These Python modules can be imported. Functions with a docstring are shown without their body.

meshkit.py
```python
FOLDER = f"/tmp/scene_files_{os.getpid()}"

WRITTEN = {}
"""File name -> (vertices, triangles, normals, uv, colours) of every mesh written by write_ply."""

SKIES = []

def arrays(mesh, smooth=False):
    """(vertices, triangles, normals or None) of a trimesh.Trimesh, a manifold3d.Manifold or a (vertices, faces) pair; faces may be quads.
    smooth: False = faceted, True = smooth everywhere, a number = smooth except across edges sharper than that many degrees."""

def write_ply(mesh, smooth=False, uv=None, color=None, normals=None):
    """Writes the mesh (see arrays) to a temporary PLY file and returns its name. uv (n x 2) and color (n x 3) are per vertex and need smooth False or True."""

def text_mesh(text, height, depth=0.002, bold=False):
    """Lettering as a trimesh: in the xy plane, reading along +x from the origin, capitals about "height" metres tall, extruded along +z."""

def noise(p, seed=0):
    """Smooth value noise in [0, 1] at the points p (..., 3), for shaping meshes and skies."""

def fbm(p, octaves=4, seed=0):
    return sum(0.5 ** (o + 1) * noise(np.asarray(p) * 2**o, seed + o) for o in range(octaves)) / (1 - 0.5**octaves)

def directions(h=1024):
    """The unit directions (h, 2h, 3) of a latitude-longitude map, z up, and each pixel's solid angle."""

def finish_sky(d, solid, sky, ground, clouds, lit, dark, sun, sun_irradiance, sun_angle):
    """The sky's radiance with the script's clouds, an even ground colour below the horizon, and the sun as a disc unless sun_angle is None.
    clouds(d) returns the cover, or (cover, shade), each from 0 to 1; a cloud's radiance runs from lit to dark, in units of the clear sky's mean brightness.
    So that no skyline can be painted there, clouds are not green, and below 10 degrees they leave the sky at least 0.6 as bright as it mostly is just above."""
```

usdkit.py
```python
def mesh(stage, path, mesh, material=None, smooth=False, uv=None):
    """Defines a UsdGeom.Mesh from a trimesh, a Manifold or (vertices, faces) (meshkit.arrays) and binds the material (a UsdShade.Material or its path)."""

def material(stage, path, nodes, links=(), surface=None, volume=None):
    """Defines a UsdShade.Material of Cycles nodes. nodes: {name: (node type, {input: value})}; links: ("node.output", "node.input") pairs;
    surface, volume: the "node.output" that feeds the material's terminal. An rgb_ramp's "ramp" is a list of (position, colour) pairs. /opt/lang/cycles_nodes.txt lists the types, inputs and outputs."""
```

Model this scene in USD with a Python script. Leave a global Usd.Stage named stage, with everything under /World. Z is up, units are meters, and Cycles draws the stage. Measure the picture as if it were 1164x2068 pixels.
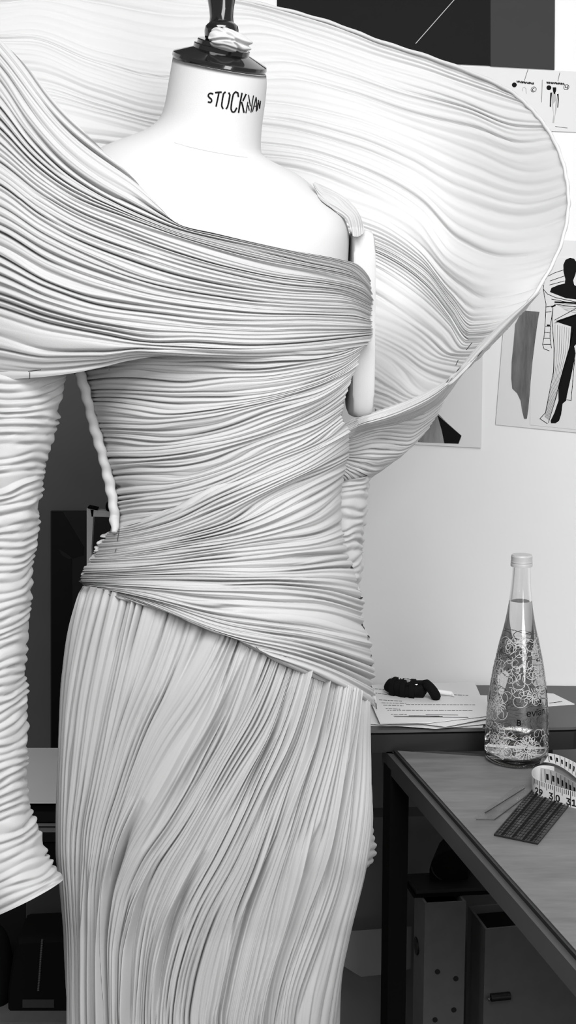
import math, random
import numpy as np, trimesh, usdkit, meshkit
from scipy.interpolate import CubicSpline, PchipInterpolator, RBFInterpolator, LinearNDInterpolator
from shapely.geometry import Polygon, LineString, Point, MultiPolygon
from shapely.ops import unary_union
from shapely import affinity
from pxr import Usd, UsdGeom, UsdLux, UsdShade, Gf, Sdf

random.seed(7)
rng = np.random.default_rng(7)
stage = Usd.Stage.CreateInMemory()
UsdGeom.SetStageUpAxis(stage, 'Z')
UsdGeom.SetStageMetersPerUnit(stage, 1.0)
UsdGeom.Xform.Define(stage, '/World')

# ------------------------------------------------------------------ camera, light, exposure
FPX, PITCH, EYE = 2700.0, math.radians(9.0), 1.37
cam = UsdGeom.Camera.Define(stage, '/World/camera')
cam.CreateHorizontalApertureAttr(24.0)
cam.CreateVerticalApertureAttr(24.0 * 2068 / 1164)
cam.CreateFocalLengthAttr(24.0 * FPX / 1164)
cam.CreateClippingRangeAttr(Gf.Vec2f(0.05, 100))
cam.CreateExposureAttr(0.3)
cam.AddTranslateOp().Set(Gf.Vec3d(0, 0, EYE))
cam.AddRotateXOp().Set(90 - math.degrees(PITCH))


def rect_light(name, loc, target, w, h, power, spread=None):
    l = UsdLux.RectLight.Define(stage, '/World/' + name)
    l.CreateWidthAttr(w); l.CreateHeightAttr(h); l.CreateIntensityAttr(power); l.CreateNormalizeAttr(False)
    m = Gf.Matrix4d().SetLookAt(Gf.Vec3d(*loc), Gf.Vec3d(*target), Gf.Vec3d(0.01, 1, 0.02)).GetInverse()
    l.AddTransformOp().Set(m)
    return l


rect_light('ceiling_lamp', (0.0, 0.0, 2.72), (0.1, 0.6, 0), 1.8, 1.1, 10.5)          # the room's ceiling panel above the photographer
rect_light('window_daylight', (1.15, -1.35, 1.95), (0.5, 2.1, 1.4), 1.9, 1.3, 6.6)    # tall window on the right behind the camera
dome = UsdLux.DomeLight.Define(stage, '/World/room_fill')
dome.CreateIntensityAttr(0.08)

# ------------------------------------------------------------------ helpers
CP, SP = math.cos(PITCH), math.sin(PITCH)


def at(px, py, Y):
    """world point(s) on the plane y = Y seen at picture point (px, py)"""
    px, py, Y = np.broadcast_arrays(np.asarray(px, float), np.asarray(py, float), np.asarray(Y, float))
    a, b = (px - 582) / FPX, (1034 - py) / FPX
    t = Y / (CP + b * SP)
    return np.stack([t * a, Y, EYE + t * (-SP + b * CP)], -1)


def onz(px, py, z):
    px, py = np.asarray(px, float), np.asarray(py, float)
    a, b = (px - 582) / FPX, (1034 - py) / FPX
    t = (z - EYE) / (-SP + b * CP)
    return np.stack([t * a, t * (CP + b * SP), np.full_like(t, z)], -1)


def mpp(py, Y):
    """metres per picture pixel at distance Y"""
    b = (1034 - py) / FPX
    return Y / (CP + b * SP) / FPX


used = {}


def numbered(path):
    n = used.get(path, 0)
    used[path] = n + 1
    return path if n == 0 else f'{path}_{n:03d}'


def put(prim, label=None, cat=None, group=None, kind=None):
    for k, v in (('label', label), ('category', cat), ('group', group), ('kind', kind)):
        if v:
            prim.SetCustomDataByKey(k, v)
    return prim


def thing(name, label, cat, loc=(0, 0, 0), group=None):
    x = UsdGeom.Xform.Define(stage, numbered('/World/' + name))
    x.AddTranslateOp().Set(Gf.Vec3d(*map(float, loc)))
    p = put(x.GetPrim(), label, cat, group)
    ORIGIN[str(p.GetPath())] = np.array(loc, float)
    return p


ORIGIN = {}


def obj(name, mesh, m, parent=None, smooth=False, label=None, kind=None, cat=None):
    base = str(parent.GetPath()) if parent is not None else '/World'
    o = ORIGIN.get('/'.join(base.split('/')[:3]), np.zeros(3)) if parent is not None else np.zeros(3)
    if isinstance(mesh, tuple):
        mesh = (np.asarray(mesh[0], float) - o, mesh[1])
    else:
        v, f, _ = meshkit.arrays(mesh)
        mesh = trimesh.Trimesh(v - o, f, process=False)
    path = numbered(base + '/' + name)
    p = usdkit.mesh(stage, path, mesh, MAT[m], smooth=smooth).GetPrim()
    return put(p, label, cat, None, kind)


def cat_mesh(ms):
    out_v, out_f, n = [], [], 0
    for m in ms:
        v, f, _ = meshkit.arrays(m)
        out_v.append(v); out_f.append(f + n); n += len(v)
    return trimesh.Trimesh(np.vstack(out_v), np.vstack(out_f), process=False)


def grid_faces(nv, nu, close_u=False):
    i, j = np.meshgrid(np.arange(nv - 1), np.arange(nu if close_u else nu - 1), indexing='ij')
    k = (j + 1) % nu
    return np.stack([i * nu + j, i * nu + k, (i + 1) * nu + k, (i + 1) * nu + j], -1).reshape(-1, 4)


def tri(f):
    return np.vstack([f[:, [0, 1, 2]], f[:, [0, 2, 3]]])


def grid(P, close_u=False):
    nv, nu = P.shape[:2]
    return trimesh.Trimesh(P.reshape(-1, 3), tri(grid_faces(nv, nu, close_u)), process=False)


def spline(pts, n, dims=None):
    p = np.asarray(pts, float)
    d = np.r_[0, np.cumsum(np.linalg.norm(np.diff(p[:, :2], axis=0), axis=1))]
    d /= d[-1]
    return PchipInterpolator(d, p, axis=0)(np.linspace(0, 1, n)) if len(p) > 2 else p[0] + (p[1] - p[0]) * np.linspace(0, 1, n)[:, None]


def cspline(pts, n):
    p = np.asarray(pts, float)
    d = np.r_[0, np.cumsum(np.linalg.norm(np.diff(p, axis=0), axis=1) ** 0.7)]
    return CubicSpline(d / d[-1], p, axis=0)(np.linspace(0, 1, n))


def tube(pts, r, sides=10, closed=False, cap=True, wob=None):
    p = np.asarray(pts, float)
    t = np.gradient(p, axis=0)
    t /= np.linalg.norm(t, axis=1, keepdims=True) + 1e-12
    ref = np.array([0, 0, 1.0]) if abs(np.mean(np.abs(t[:, 2]))) < 0.8 else np.array([0, 1.0, 0])
    a = np.cross(t, ref); a /= np.linalg.norm(a, axis=1, keepdims=True) + 1e-12
    b = np.cross(t, a)
    ang = np.arange(sides) * 2 * np.pi / sides
    r = np.broadcast_to(r, (len(p),))[:, None] * np.ones((1, sides))
    if wob is not None:
        r = r * wob(np.arange(len(p))[:, None], ang[None])
    v = p[:, None] + r[..., None] * (np.cos(ang)[None, :, None] * a[:, None] + np.sin(ang)[None, :, None] * b[:, None])
    f = tri(grid_faces(len(p), sides, True))
    v = v.reshape(-1, 3)
    if cap:
        n = len(v)
        v = np.vstack([v, p[0], p[-1]])
        k = np.arange(sides)
        f = np.vstack([f, np.stack([np.full(sides, n), (k + 1) % sides, k], 1), np.stack([np.full(sides, n + 1), n - sides + k, n - sides + (k + 1) % sides], 1)])
    return trimesh.Trimesh(v, f, process=False)


def lathe(profile, sides=48):
    """profile: (radius, z) list, about z"""
    p = np.asarray(profile, float)
    ang = np.arange(sides) * 2 * np.pi / sides
    v = np.stack([p[:, None, 0] * np.cos(ang), p[:, None, 0] * np.sin(ang), np.repeat(p[:, 1:2], sides, 1)], -1)
    return trimesh.Trimesh(v.reshape(-1, 3), tri(grid_faces(len(p), sides, True)), process=False)


def box(lo, hi, bevel=0.0):
    lo, hi = np.minimum(lo, hi), np.maximum(lo, hi)
    if not bevel:
        m = trimesh.creation.box(hi - lo); m.apply_translation((lo + hi) / 2); return m
    b = min(bevel, 0.45 * (hi - lo).min())
    pts = []
    for s in np.ndindex(2, 2, 2):
        c = np.where(s, hi, lo)
        for k in range(3):
            q = c.copy()
            for j in range(3):
                if j != k:
                    q[j] += b if s[j] == 0 else -b
            pts.append(q)
    return trimesh.convex.convex_hull(np.array(pts))


def hull(pts):
    return trimesh.convex.convex_hull(np.asarray(pts, float))


def extrude(poly, h):
    gs = getattr(poly, 'geoms', [poly])
    return cat_mesh([trimesh.creation.extrude_polygon(g, h, engine='earcut') for g in gs if g.area > 0])


def plane_map(mesh2d, origin, ex, ey):
    """(x, y, z) local -> origin + x ex + y ey + z n"""
    n = np.cross(ex, ey)
    n /= np.linalg.norm(n)
    v, f, _ = meshkit.arrays(mesh2d)
    return trimesh.Trimesh(origin + v[:, :1] * ex + v[:, 1:2] * ey + v[:, 2:3] * n, f, process=False)


N3 = meshkit.noise


def nz(x, y, seed=0, z=0.37):
    x, y = np.broadcast_arrays(x, y)
    return N3(np.stack([x, y, np.full(x.shape, z)], -1), seed)


# ------------------------------------------------------------------ materials
MAT = {}


def mat(name, color, rough=0.6, spec=0.5, var=0.0, scale=30.0, bump=0.0, bscale=200.0, stretch=None, metallic=0.0, sheen=0.0, transl=0.0, coat=0.0):
    nodes = {'p': ('principled_bsdf', {'base_color': color, 'roughness': rough, 'specular_ior_level': spec, 'metallic': metallic, 'sheen_weight': sheen, 'coat_weight': coat})}
    links = []
    if var or bump:
        nodes['tc'] = ('texture_coordinate', {})
        nodes['mp'] = ('mapping', {'scale': stretch or (1, 1, 1)})
        links += [('tc.object', 'mp.vector')]
    if var:
        nodes['n'] = ('noise_texture', {'scale': scale, 'detail': 5.0, 'roughness': 0.6})
        c = np.array(color)
        nodes['r'] = ('rgb_ramp', {'ramp': [(0.25, tuple(c * (1 - var))), (0.75, tuple(np.minimum(c * (1 + var), 1)))]})
        links += [('mp.vector', 'n.vector'), ('n.fac', 'r.fac'), ('r.color', 'p.base_color')]
    if bump:
        nodes['n2'] = ('noise_texture', {'scale': bscale, 'detail': 3.0})
        nodes['b'] = ('bump', {'strength': bump, 'distance': 0.001})
        links += [('mp.vector', 'n2.vector'), ('n2.fac', 'b.height'), ('b.normal', 'p.normal')]
    out = 'p.BSDF'
    if transl:
        nodes['t'] = ('translucent_bsdf', {'color': color})
        nodes['mx'] = ('mix_closure', {'fac': transl})
        links += [('p.BSDF', 'mx.closure1'), ('t.BSDF', 'mx.closure2')]
        out = 'mx.closure'
    MAT[name] = usdkit.material(stage, '/World/Looks/' + name, nodes, links, surface=out)


g = lambda v: (v, v, v)
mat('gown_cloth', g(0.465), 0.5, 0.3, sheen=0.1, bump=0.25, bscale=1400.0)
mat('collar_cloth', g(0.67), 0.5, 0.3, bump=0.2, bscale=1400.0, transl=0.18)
mat('form_canvas', g(0.57), 0.8, 0.2, bump=0.15, bscale=900.0)
mat('black_lacquer', g(0.006), 0.12, 0.5, coat=0.6)
mat('black_ink', g(0.008), 0.8, 0.05)
mat('grey_ink', g(0.14), 0.8, 0.1, var=0.55, scale=45.0, stretch=(1.6, 1.6, 0.22))
mat('faint_ink', g(0.42), 0.8, 0.2)
mat('thread', g(0.03), 0.8)
mat('white_wall', g(0.78), 0.9, 0.1, bump=0.1, bscale=150.0)
mat('grey_wall', g(0.17), 0.9, 0.1, var=0.08, scale=4.0)
mat('floor_grey', g(0.03), 0.6, 0.3, var=0.2, scale=8.0)
mat('ceiling_white', g(0.6), 0.9, 0.1)
mat('paper', g(0.66), 0.85, 0.15)
mat('poster_dark', g(0.011), 0.8, 0.1, var=0.12, scale=3.0)
mat('poster_mid', g(0.045), 0.8, 0.1, var=0.08, scale=3.0)
mat('photo_grey', g(0.2), 0.5, 0.3, var=0.6, scale=40.0, stretch=(1, 1, 0.25))
mat('wood_top', g(0.135), 0.45, 0.4, var=0.35, scale=26.0, stretch=(0.35, 1.6, 1))
mat('steel_frame', g(0.06), 0.45, 0.4, metallic=0.2)
mat('leg_black', g(0.004), 0.7, 0.1)
mat('desk_shade_grey', g(0.15), 0.7, 0.2)  # wall shade below the side desk, put in as a darker colour
mat('desk_grey', g(0.075), 0.5, 0.4, var=0.06, scale=10.0)
mat('edge_black', g(0.01), 0.45, 0.4)
mat('soft_black', g(0.005), 0.8, 0.1)
mat('binder_grey', g(0.135), 0.6, 0.3, var=0.1, scale=20.0)
mat('chrome', g(0.7), 0.2, 0.5, metallic=1.0)
mat('card_white', g(0.22), 0.8, 0.2)
mat('frame_white', g(0.85), 0.6, 0.3)
mat('shelf_light', g(0.9), 0.7, 0.3)
mat('dark_print', g(0.004), 0.4, 0.3)
mat('dark_print_mid', g(0.02), 0.4, 0.3)
mat('cap_white', g(0.45), 0.35, 0.5)
mat('glass_print', g(0.42), 0.5, 0.4)
mat('tape_cloth', g(0.5), 0.5, 0.4)
mat('tape_back', g(0.3), 0.5, 0.4)
MAT['glass'] = usdkit.material(stage, '/World/Looks/glass', {'p': ('glass_bsdf', {'color': g(0.98), 'roughness': 0.0, 'IOR': 1.5})}, [], surface='p.BSDF')
MAT['water'] = usdkit.material(stage, '/World/Looks/water', {'p': ('glass_bsdf', {'color': g(0.97), 'roughness': 0.0, 'IOR': 1.33})}, [], surface='p.BSDF')
MAT['clear_plastic'] = usdkit.material(stage, '/World/Looks/clear_plastic', {
    't': ('transparent_bsdf', {'color': g(0.78)}), 'g': ('glossy_bsdf', {'color': g(0.9), 'roughness': 0.08}), 'm': ('mix_closure', {'fac': 0.05})},
    [('t.BSDF', 'm.closure1'), ('g.BSDF', 'm.closure2')], surface='m.closure')
MAT['lamp_panel'] = usdkit.material(stage, '/World/Looks/lamp_panel', {'e': ('emission', {'color': g(1.0), 'strength': 6.0})}, [], surface='e.emission')

# ------------------------------------------------------------------ the room
WALL_Y = 2.14


def struct(name, mesh, m, label):
    return obj(name, mesh, m, None, label=label, kind='structure')


struct('floor', box((-3.2, -1.6, -0.05), (2.6, 3.7, 0)), 'floor_grey', 'dark grey workroom floor')
struct('ceiling', box((-3.2, -1.6, 2.8), (2.6, 3.7, 2.85)), 'ceiling_white', 'white workroom ceiling')
struct('wall_back', box((-0.12, WALL_Y, 0), (2.6, WALL_Y + 0.12, 2.8)), 'white_wall', 'white back wall with pinned sheets')
struct('wall_far', box((-3.2, 3.3, 0), (-0.12, 3.4, 2.8)), 'grey_wall', 'dark grey far wall left of the gown')
struct('wall_corner', box((-0.12, WALL_Y + 0.12, 0), (-0.02, 3.4, 2.8)), 'grey_wall', 'short return wall behind the gown')

# ------------------------------------------------------------------ body shape under the gown (picture silhouette, real depth)
BY = 1.55
_b = np.array([  # py, left, right, half depth
    (440, 120, 730, .105), (530, 130, 748, .115), (620, 140, 752, .12), (700, 148, 750, .12), (760, 158, 746, .115), (850, 190, 722, .108), (900, 205, 707, .104),
    (960, 223, 694, .10), (1000, 230, 688, .098), (1040, 232, 688, .098), (1100, 198, 698, .10), (1160, 170, 712, .104), (1190, 172, 719, .106), (1230, 160, 730, .11),
    (1300, 143, 740, .115), (1420, 122, 756, .12), (1520, 113, 748, .12), (1640, 111, 744, .12), (1720, 113, 736, .118), (1780, 120, 722, .115),
    (1850, 127, 706, .112), (1900, 131, 694, .11), (1980, 134, 682, .11), (2068, 136, 677, .11), (2300, 140, 670, .11)], float)
_bL, _bR, _bD = (PchipInterpolator(_b[:, 0], _b[:, k]) for k in (1, 2, 3))


def body_y(px, py, pad=0.0):
    py = np.clip(py, 440, 2300)
    L, R, D = _bL(py), _bR(py), _bD(py)
    s = np.clip(np.abs((px - (L + R) / 2) / ((R - L) / 2)), 0, 1)
    return BY - (D + pad) * np.sqrt(np.maximum(1 - s ** 2.2, 0))


def band_y(px, py):
    s = np.clip(np.abs((px - 290) / 464), 0, 1)
    return BY - 0.142 * np.sqrt(np.maximum(1 - s ** 2.3, 0)) + 0.00012 * np.clip(400 - py, 0, 500)


def pleat_height(q, u, seed, deep=0.0, every=5.0, sharp=1.7, crease=1.6, roll=1.2):
    """height over pleat count q and length u: uneven rounded pleats, some boundaries pressed into deep creases that come and go, and slow swells"""
    q = q + 1.5 * (nz(q * 0.33, u * 3.0, seed) - 0.5) * 2 + 0.7 * (nz(q * 0.8, u * 6.0, seed + 9) - 0.5)
    q = q + 2.2 * (nz(q * 0.12, u * 2.6, seed + 71) - 0.5) * 2
    n, f = np.floor(q), q - np.floor(q)
    a = 0.15 + 1.1 * nz(n * 7.31 + 0.5, u * 5.0, seed + 3) ** 1.6
    a = a * (0.35 + 1.0 * nz(q * 0.17, u * 3.0, seed + 61))
    c = 0.3 + 0.4 * nz(n * 3.7 + 0.5, u * 2.0, seed + 5)
    w = np.where(f < c, f / c, (1 - f) / (1 - c))
    h = a * (1 - (1 - w) ** sharp)
    qf = q * 2.37 + 0.8 * nz(q * 0.7, u * 5.0, seed + 81)
    h = h + 0.3 * nz(q * 0.3, u * 4.0, seed + 83) * np.sqrt(np.abs(np.sin(np.pi * qf)) + 0.02)
    nb, e = np.round(q), np.minimum(f, 1 - f)
    k = np.clip((nz(nb * 5.93 + 0.5, u * 4.5, seed + 41) - 0.47) / 0.3, 0, 1)
    h = h - crease * k * k * (3 - 2 * k) * np.exp(-(e / 0.11) ** 2)
    h = h + roll * 2 * (nz(q / every, u * 2.6, seed + 51) - 0.5)
    if deep:
        q2 = q / every + 0.9 * (nz(q * 0.11, u * 2.0, seed + 21) - 0.5)
        n2, f2 = np.floor(q2), q2 - np.floor(q2)
        a2 = 1.4 * nz(n2 * 5.1 + 0.5, u * 2.4, seed + 13) ** 1.4
        h = h + deep * a2 * (1 - np.abs(2 * f2 - 1) ** 3)
    return h


def normals(P):
    du, dv = np.gradient(P, axis=1), np.gradient(P, axis=0)
    n = np.cross(du, dv)
    n /= np.linalg.norm(n, axis=2, keepdims=True) + 1e-12
    eye = np.array([0, 0, EYE]) - P
    flip = np.sign((n * eye).sum(2).mean())
    return n * flip


def patch(guides, count, amp, yfun, seed, nu=180, per=7, deep=0.6, every=5.0, mirror=None, ext=None, fade=None, sharp=1.7, wave=0.0, crease=1.6, roll=1.2, valleys=()):
    """a pleated cloth: guides are picture lines that the pleats follow, yfun their distance"""
    G = np.stack([spline(x, nu) for x in guides])                         # k, nu, 2
    d = np.r_[0, np.cumsum(np.linalg.norm(np.diff(G, axis=0), axis=2).mean(1))]
    nv = int(count * per)
    v = np.linspace(0, 1, nv)
    Q = PchipInterpolator(d / d[-1], G, axis=0)(v)                        # nv, nu, 2
    u = np.linspace(0, 1, nu)
    q, uu = np.meshgrid(v * count, u, indexing='ij')
    Y = yfun(Q[..., 0], Q[..., 1], v[:, None] + 0 * uu, uu)
    P = at(Q[..., 0], Q[..., 1], Y)
    h = pleat_height(q, uu, seed, deep, every, sharp, crease, roll) - 0.4
    for gi, u0, u1, dep, wid in valleys:                                  # deep folds along a pleat line: steep one side, soft the other
        v0 = np.interp(gi + 0.25 * (uu - 0.5), np.arange(len(d)), d / d[-1])
        x = (q - v0 * count) / wid
        win = np.clip((uu - u0) / 0.12, 0, 1) * np.clip((u1 - uu) / 0.15, 0, 1) if u0 > 0 else np.clip((u1 - uu) / 0.2, 0, 1)
        h = h - dep * win * np.where(x < 0, np.exp(-(x / 0.35) ** 2), np.exp(-(x / 1.3) ** 2)) + 0.5 * dep * win * np.exp(-((x + 1.3) / 0.9) ** 2)
    if wave:
        h = h + wave * (nz(uu * 7 + 2, q * 0.12, seed + 31) - 0.5)
    a = amp if fade is None else amp * fade(v[:, None], uu)
    out = P + normals(P) * (h * a)[..., None]
    m = grid(out)
    if mirror is not None:                                                # the far half of the same garment
        B = out[::2, ::2].copy()
        B[..., 1] = 2 * mirror - B[..., 1]
        b = grid(B)
        b.faces = b.faces[:, ::-1]
        m = cat_mesh([m, b])
    return m, Q, out


gown = thing('pleated_gown', 'white pleated evening gown with huge fan collar, draped over the dress form', 'dress', (0, BY, 0))

# --- fan collar behind the neck
_c = np.array([(450, 250, 1.76), (470, 0, 1.84), (0, 0, 1.75), (-150, 0, 1.69), (-150, 300, 1.64), (0, 250, 1.69), (250, 300, 1.74), (600, 330, 1.745), (760, 300, 1.77),
               (700, 60, 1.83), (900, 140, 1.78), (900, 350, 1.755), (1040, 190, 1.71), (1140, 350, 1.61), (1140, 500, 1.57), (1090, 590, 1.55), (1000, 680, 1.53), (900, 560, 1.71),
               (930, 700, 1.585), (850, 600, 1.73), (760, 500, 1.745), (760, 700, 1.72), (850, 780, 1.62), (780, 825, 1.63), (700, 820, 1.68), (450, 600, 1.74), (200, 600, 1.72)], float)
_cr = RBFInterpolator(_c[:, :2] / 500, _c[:, 2], smoothing=1e-3)


def collar_y(px, py, v=None, u=None):
    return _cr(np.stack([px.ravel(), py.ravel()], -1) / 500).reshape(px.shape)


collar_lines = [
    [(-420, -150), (-150, -95), (100, -70), (300, -42), (400, -18), (470, -2), (600, 30), (690, 58), (760, 88), (860, 117), (920, 137), (970, 155), (1030, 183)],
    [(-420, -50), (-150, -10), (0, 0), (70, -5), (200, 20), (380, 52), (500, 50), (640, 88), (760, 130), (880, 165), (1000, 205), (1078, 225)],
    [(-420, 40), (-150, 60), (0, 55), (60, 48), (200, 90), (380, 128), (560, 130), (700, 165), (820, 205), (950, 240), (1060, 280), (1115, 275)],
    [(-420, 120), (-150, 120), (0, 95), (60, 98), (180, 145), (340, 188), (560, 195), (700, 222), (820, 265), (950, 320), (1070, 360), (1140, 345)],
    [(-420, 210), (-150, 200), (60, 165), (200, 205), (320, 235), (560, 250), (720, 290), (830, 340), (930, 410), (1050, 450), (1146, 425)],
    [(-420, 300), (-150, 280), (100, 250), (250, 270), (400, 300), (600, 318), (740, 362), (850, 425), (920, 510), (1010, 545), (1125, 525)],
    [(-420, 380), (-150, 340), (150, 330), (400, 380), (640, 418), (750, 448), (850, 512), (915, 595), (960, 640), (1060, 622)],
    [(100, 420), (400, 470), (640, 500), (750, 538), (850, 600), (910, 660), (940, 700), (1000, 682)],
    [(100, 520), (450, 580), (660, 610), (750, 640), (830, 682), (890, 725), (950, 735)],
    [(150, 650), (500, 700), (680, 728), (750, 745), (800, 768), (850, 792), (885, 795)],
    [(200, 760), (550, 800), (700, 815), (750, 822), (780, 832), (810, 840)]]
cm, CQ, CP3 = patch(collar_lines, 56, 0.0042, collar_y, 11, nu=310, per=8, deep=0.6, every=3.2, wave=2.0, sharp=1.5, crease=1.0, roll=1.8)
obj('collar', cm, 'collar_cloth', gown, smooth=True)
rim = np.vstack([CP3[0, 90::3], CP3[::3, -1]])
rim[3:-3] = np.stack([np.convolve(rim[:, k], np.ones(7) / 7, 'valid') for k in range(3)], 1)
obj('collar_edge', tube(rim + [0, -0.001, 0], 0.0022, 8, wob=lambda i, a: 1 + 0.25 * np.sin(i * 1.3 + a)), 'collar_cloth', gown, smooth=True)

# --- the collar's turned-over lower roll, running into the bodice, and its underside
roll_lines = [[(1088, 592), (1030, 640), (970, 694), (918, 752), (860, 793), (780, 823), (715, 845), (672, 868)],
              [(1090, 591), (1022, 652), (965, 715), (905, 775), (810, 826), (725, 853), (672, 880)],
              [(1092, 590), (1010, 672), (980, 704), (930, 750), (872, 806), (800, 840), (722, 862), (672, 890)],
              [(1094, 588), (1004, 686), (938, 752), (890, 812), (810, 856), (722, 876), (672, 902)]]


def roll_y(px, py, v, u):
    out = np.interp(px, [700, 780, 870, 950, 1100], [1.535, 1.545, 1.54, 1.53, 1.525]) + 0.030 * (2 * v - 0.9) ** 2 - 0.02
    k = np.clip((745 - px) / 70, 0, 1)
    return out * (1 - k) + k * (body_y(px, py, 0.016) + 0.012 * np.clip((715 - px) / 40, 0, 1) - 0.004)


obj('collar_roll', patch(roll_lines, 16, 0.0024, roll_y, 15, nu=160, per=8, deep=0.5, every=4, fade=lambda v, u: np.clip(u / 0.25, 0, 1))[0], 'gown_cloth', gown, smooth=True)
under_lines = [[(690, 862), (740, 858), (800, 848), (855, 828), (905, 790)], [(700, 890), (765, 888), (825, 890), (866, 862)], [(700, 910), (760, 918), (800, 922), (832, 900)],
               [(692, 935), (735, 948), (765, 952), (790, 932)], [(685, 960), (710, 974), (730, 976), (748, 962)]]
obj('collar_underside', patch(under_lines, 17, 0.0030, lambda px, py, v, u: 1.545 + 0.03 * u ** 2 + 0.03 * v, 17, nu=100, per=9, deep=0.4)[0], 'gown_cloth', gown, smooth=True)

# --- bust drape over the left arm
bust_lines = [
    [(-172, -82), (-80, 0), (0, 80), (50, 130), (100, 190), (150, 245), (205, 300), (262, 352), (320, 415), (360, 453), (430, 470), (500, 487), (600, 508), (680, 523), (715, 532), (742, 560)],
    [(-172, 37), (-90, 110), (0, 180), (60, 255), (130, 325), (200, 378), (280, 425), (360, 462), (440, 484), (520, 503), (620, 526), (705, 545), (749, 585)],
    [(-172, 156), (-100, 220), (0, 288), (80, 355), (160, 405), (260, 447), (360, 485), (460, 518), (560, 543), (660, 558), (735, 578), (752, 606)],
    [(-172, 275), (-110, 330), (0, 380), (80, 438), (180, 488), (280, 520), (380, 545), (480, 563), (580, 578), (680, 588), (753, 618)],
    [(-172, 375), (-110, 430), (0, 465), (100, 520), (200, 560), (320, 593), (430, 608), (540, 618), (640, 622), (710, 624), (753, 640)],
    [(-172, 465), (-110, 520), (0, 555), (100, 600), (200, 630), (320, 645), (430, 656), (540, 660), (640, 656), (752, 658)],
    [(-172, 560), (-110, 615), (0, 640), (100, 665), (200, 680), (310, 690), (400, 685), (500, 687), (600, 684), (750, 674)],
    [(-172, 635), (-110, 690), (0, 702), (100, 716), (200, 716), (290, 706), (380, 706), (480, 706), (600, 702), (742, 690)],
    [(-172, 709), (-110, 764), (0, 766), (70, 763), (130, 757), (200, 745), (260, 730), (350, 717), (450, 715), (560, 717), (660, 714), (730, 702)]]
bm, BQ, BP = patch(bust_lines, 36, 0.0049, lambda px, py, v, u: band_y(px, py) + 0.02 * np.clip(v - 0.93, 0, 1) / 0.07 * 0.5, 23, nu=280, per=12, deep=0.7, every=4.5, crease=1.8)
obj('bust_drape', bm, 'gown_cloth', gown, smooth=True)

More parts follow.
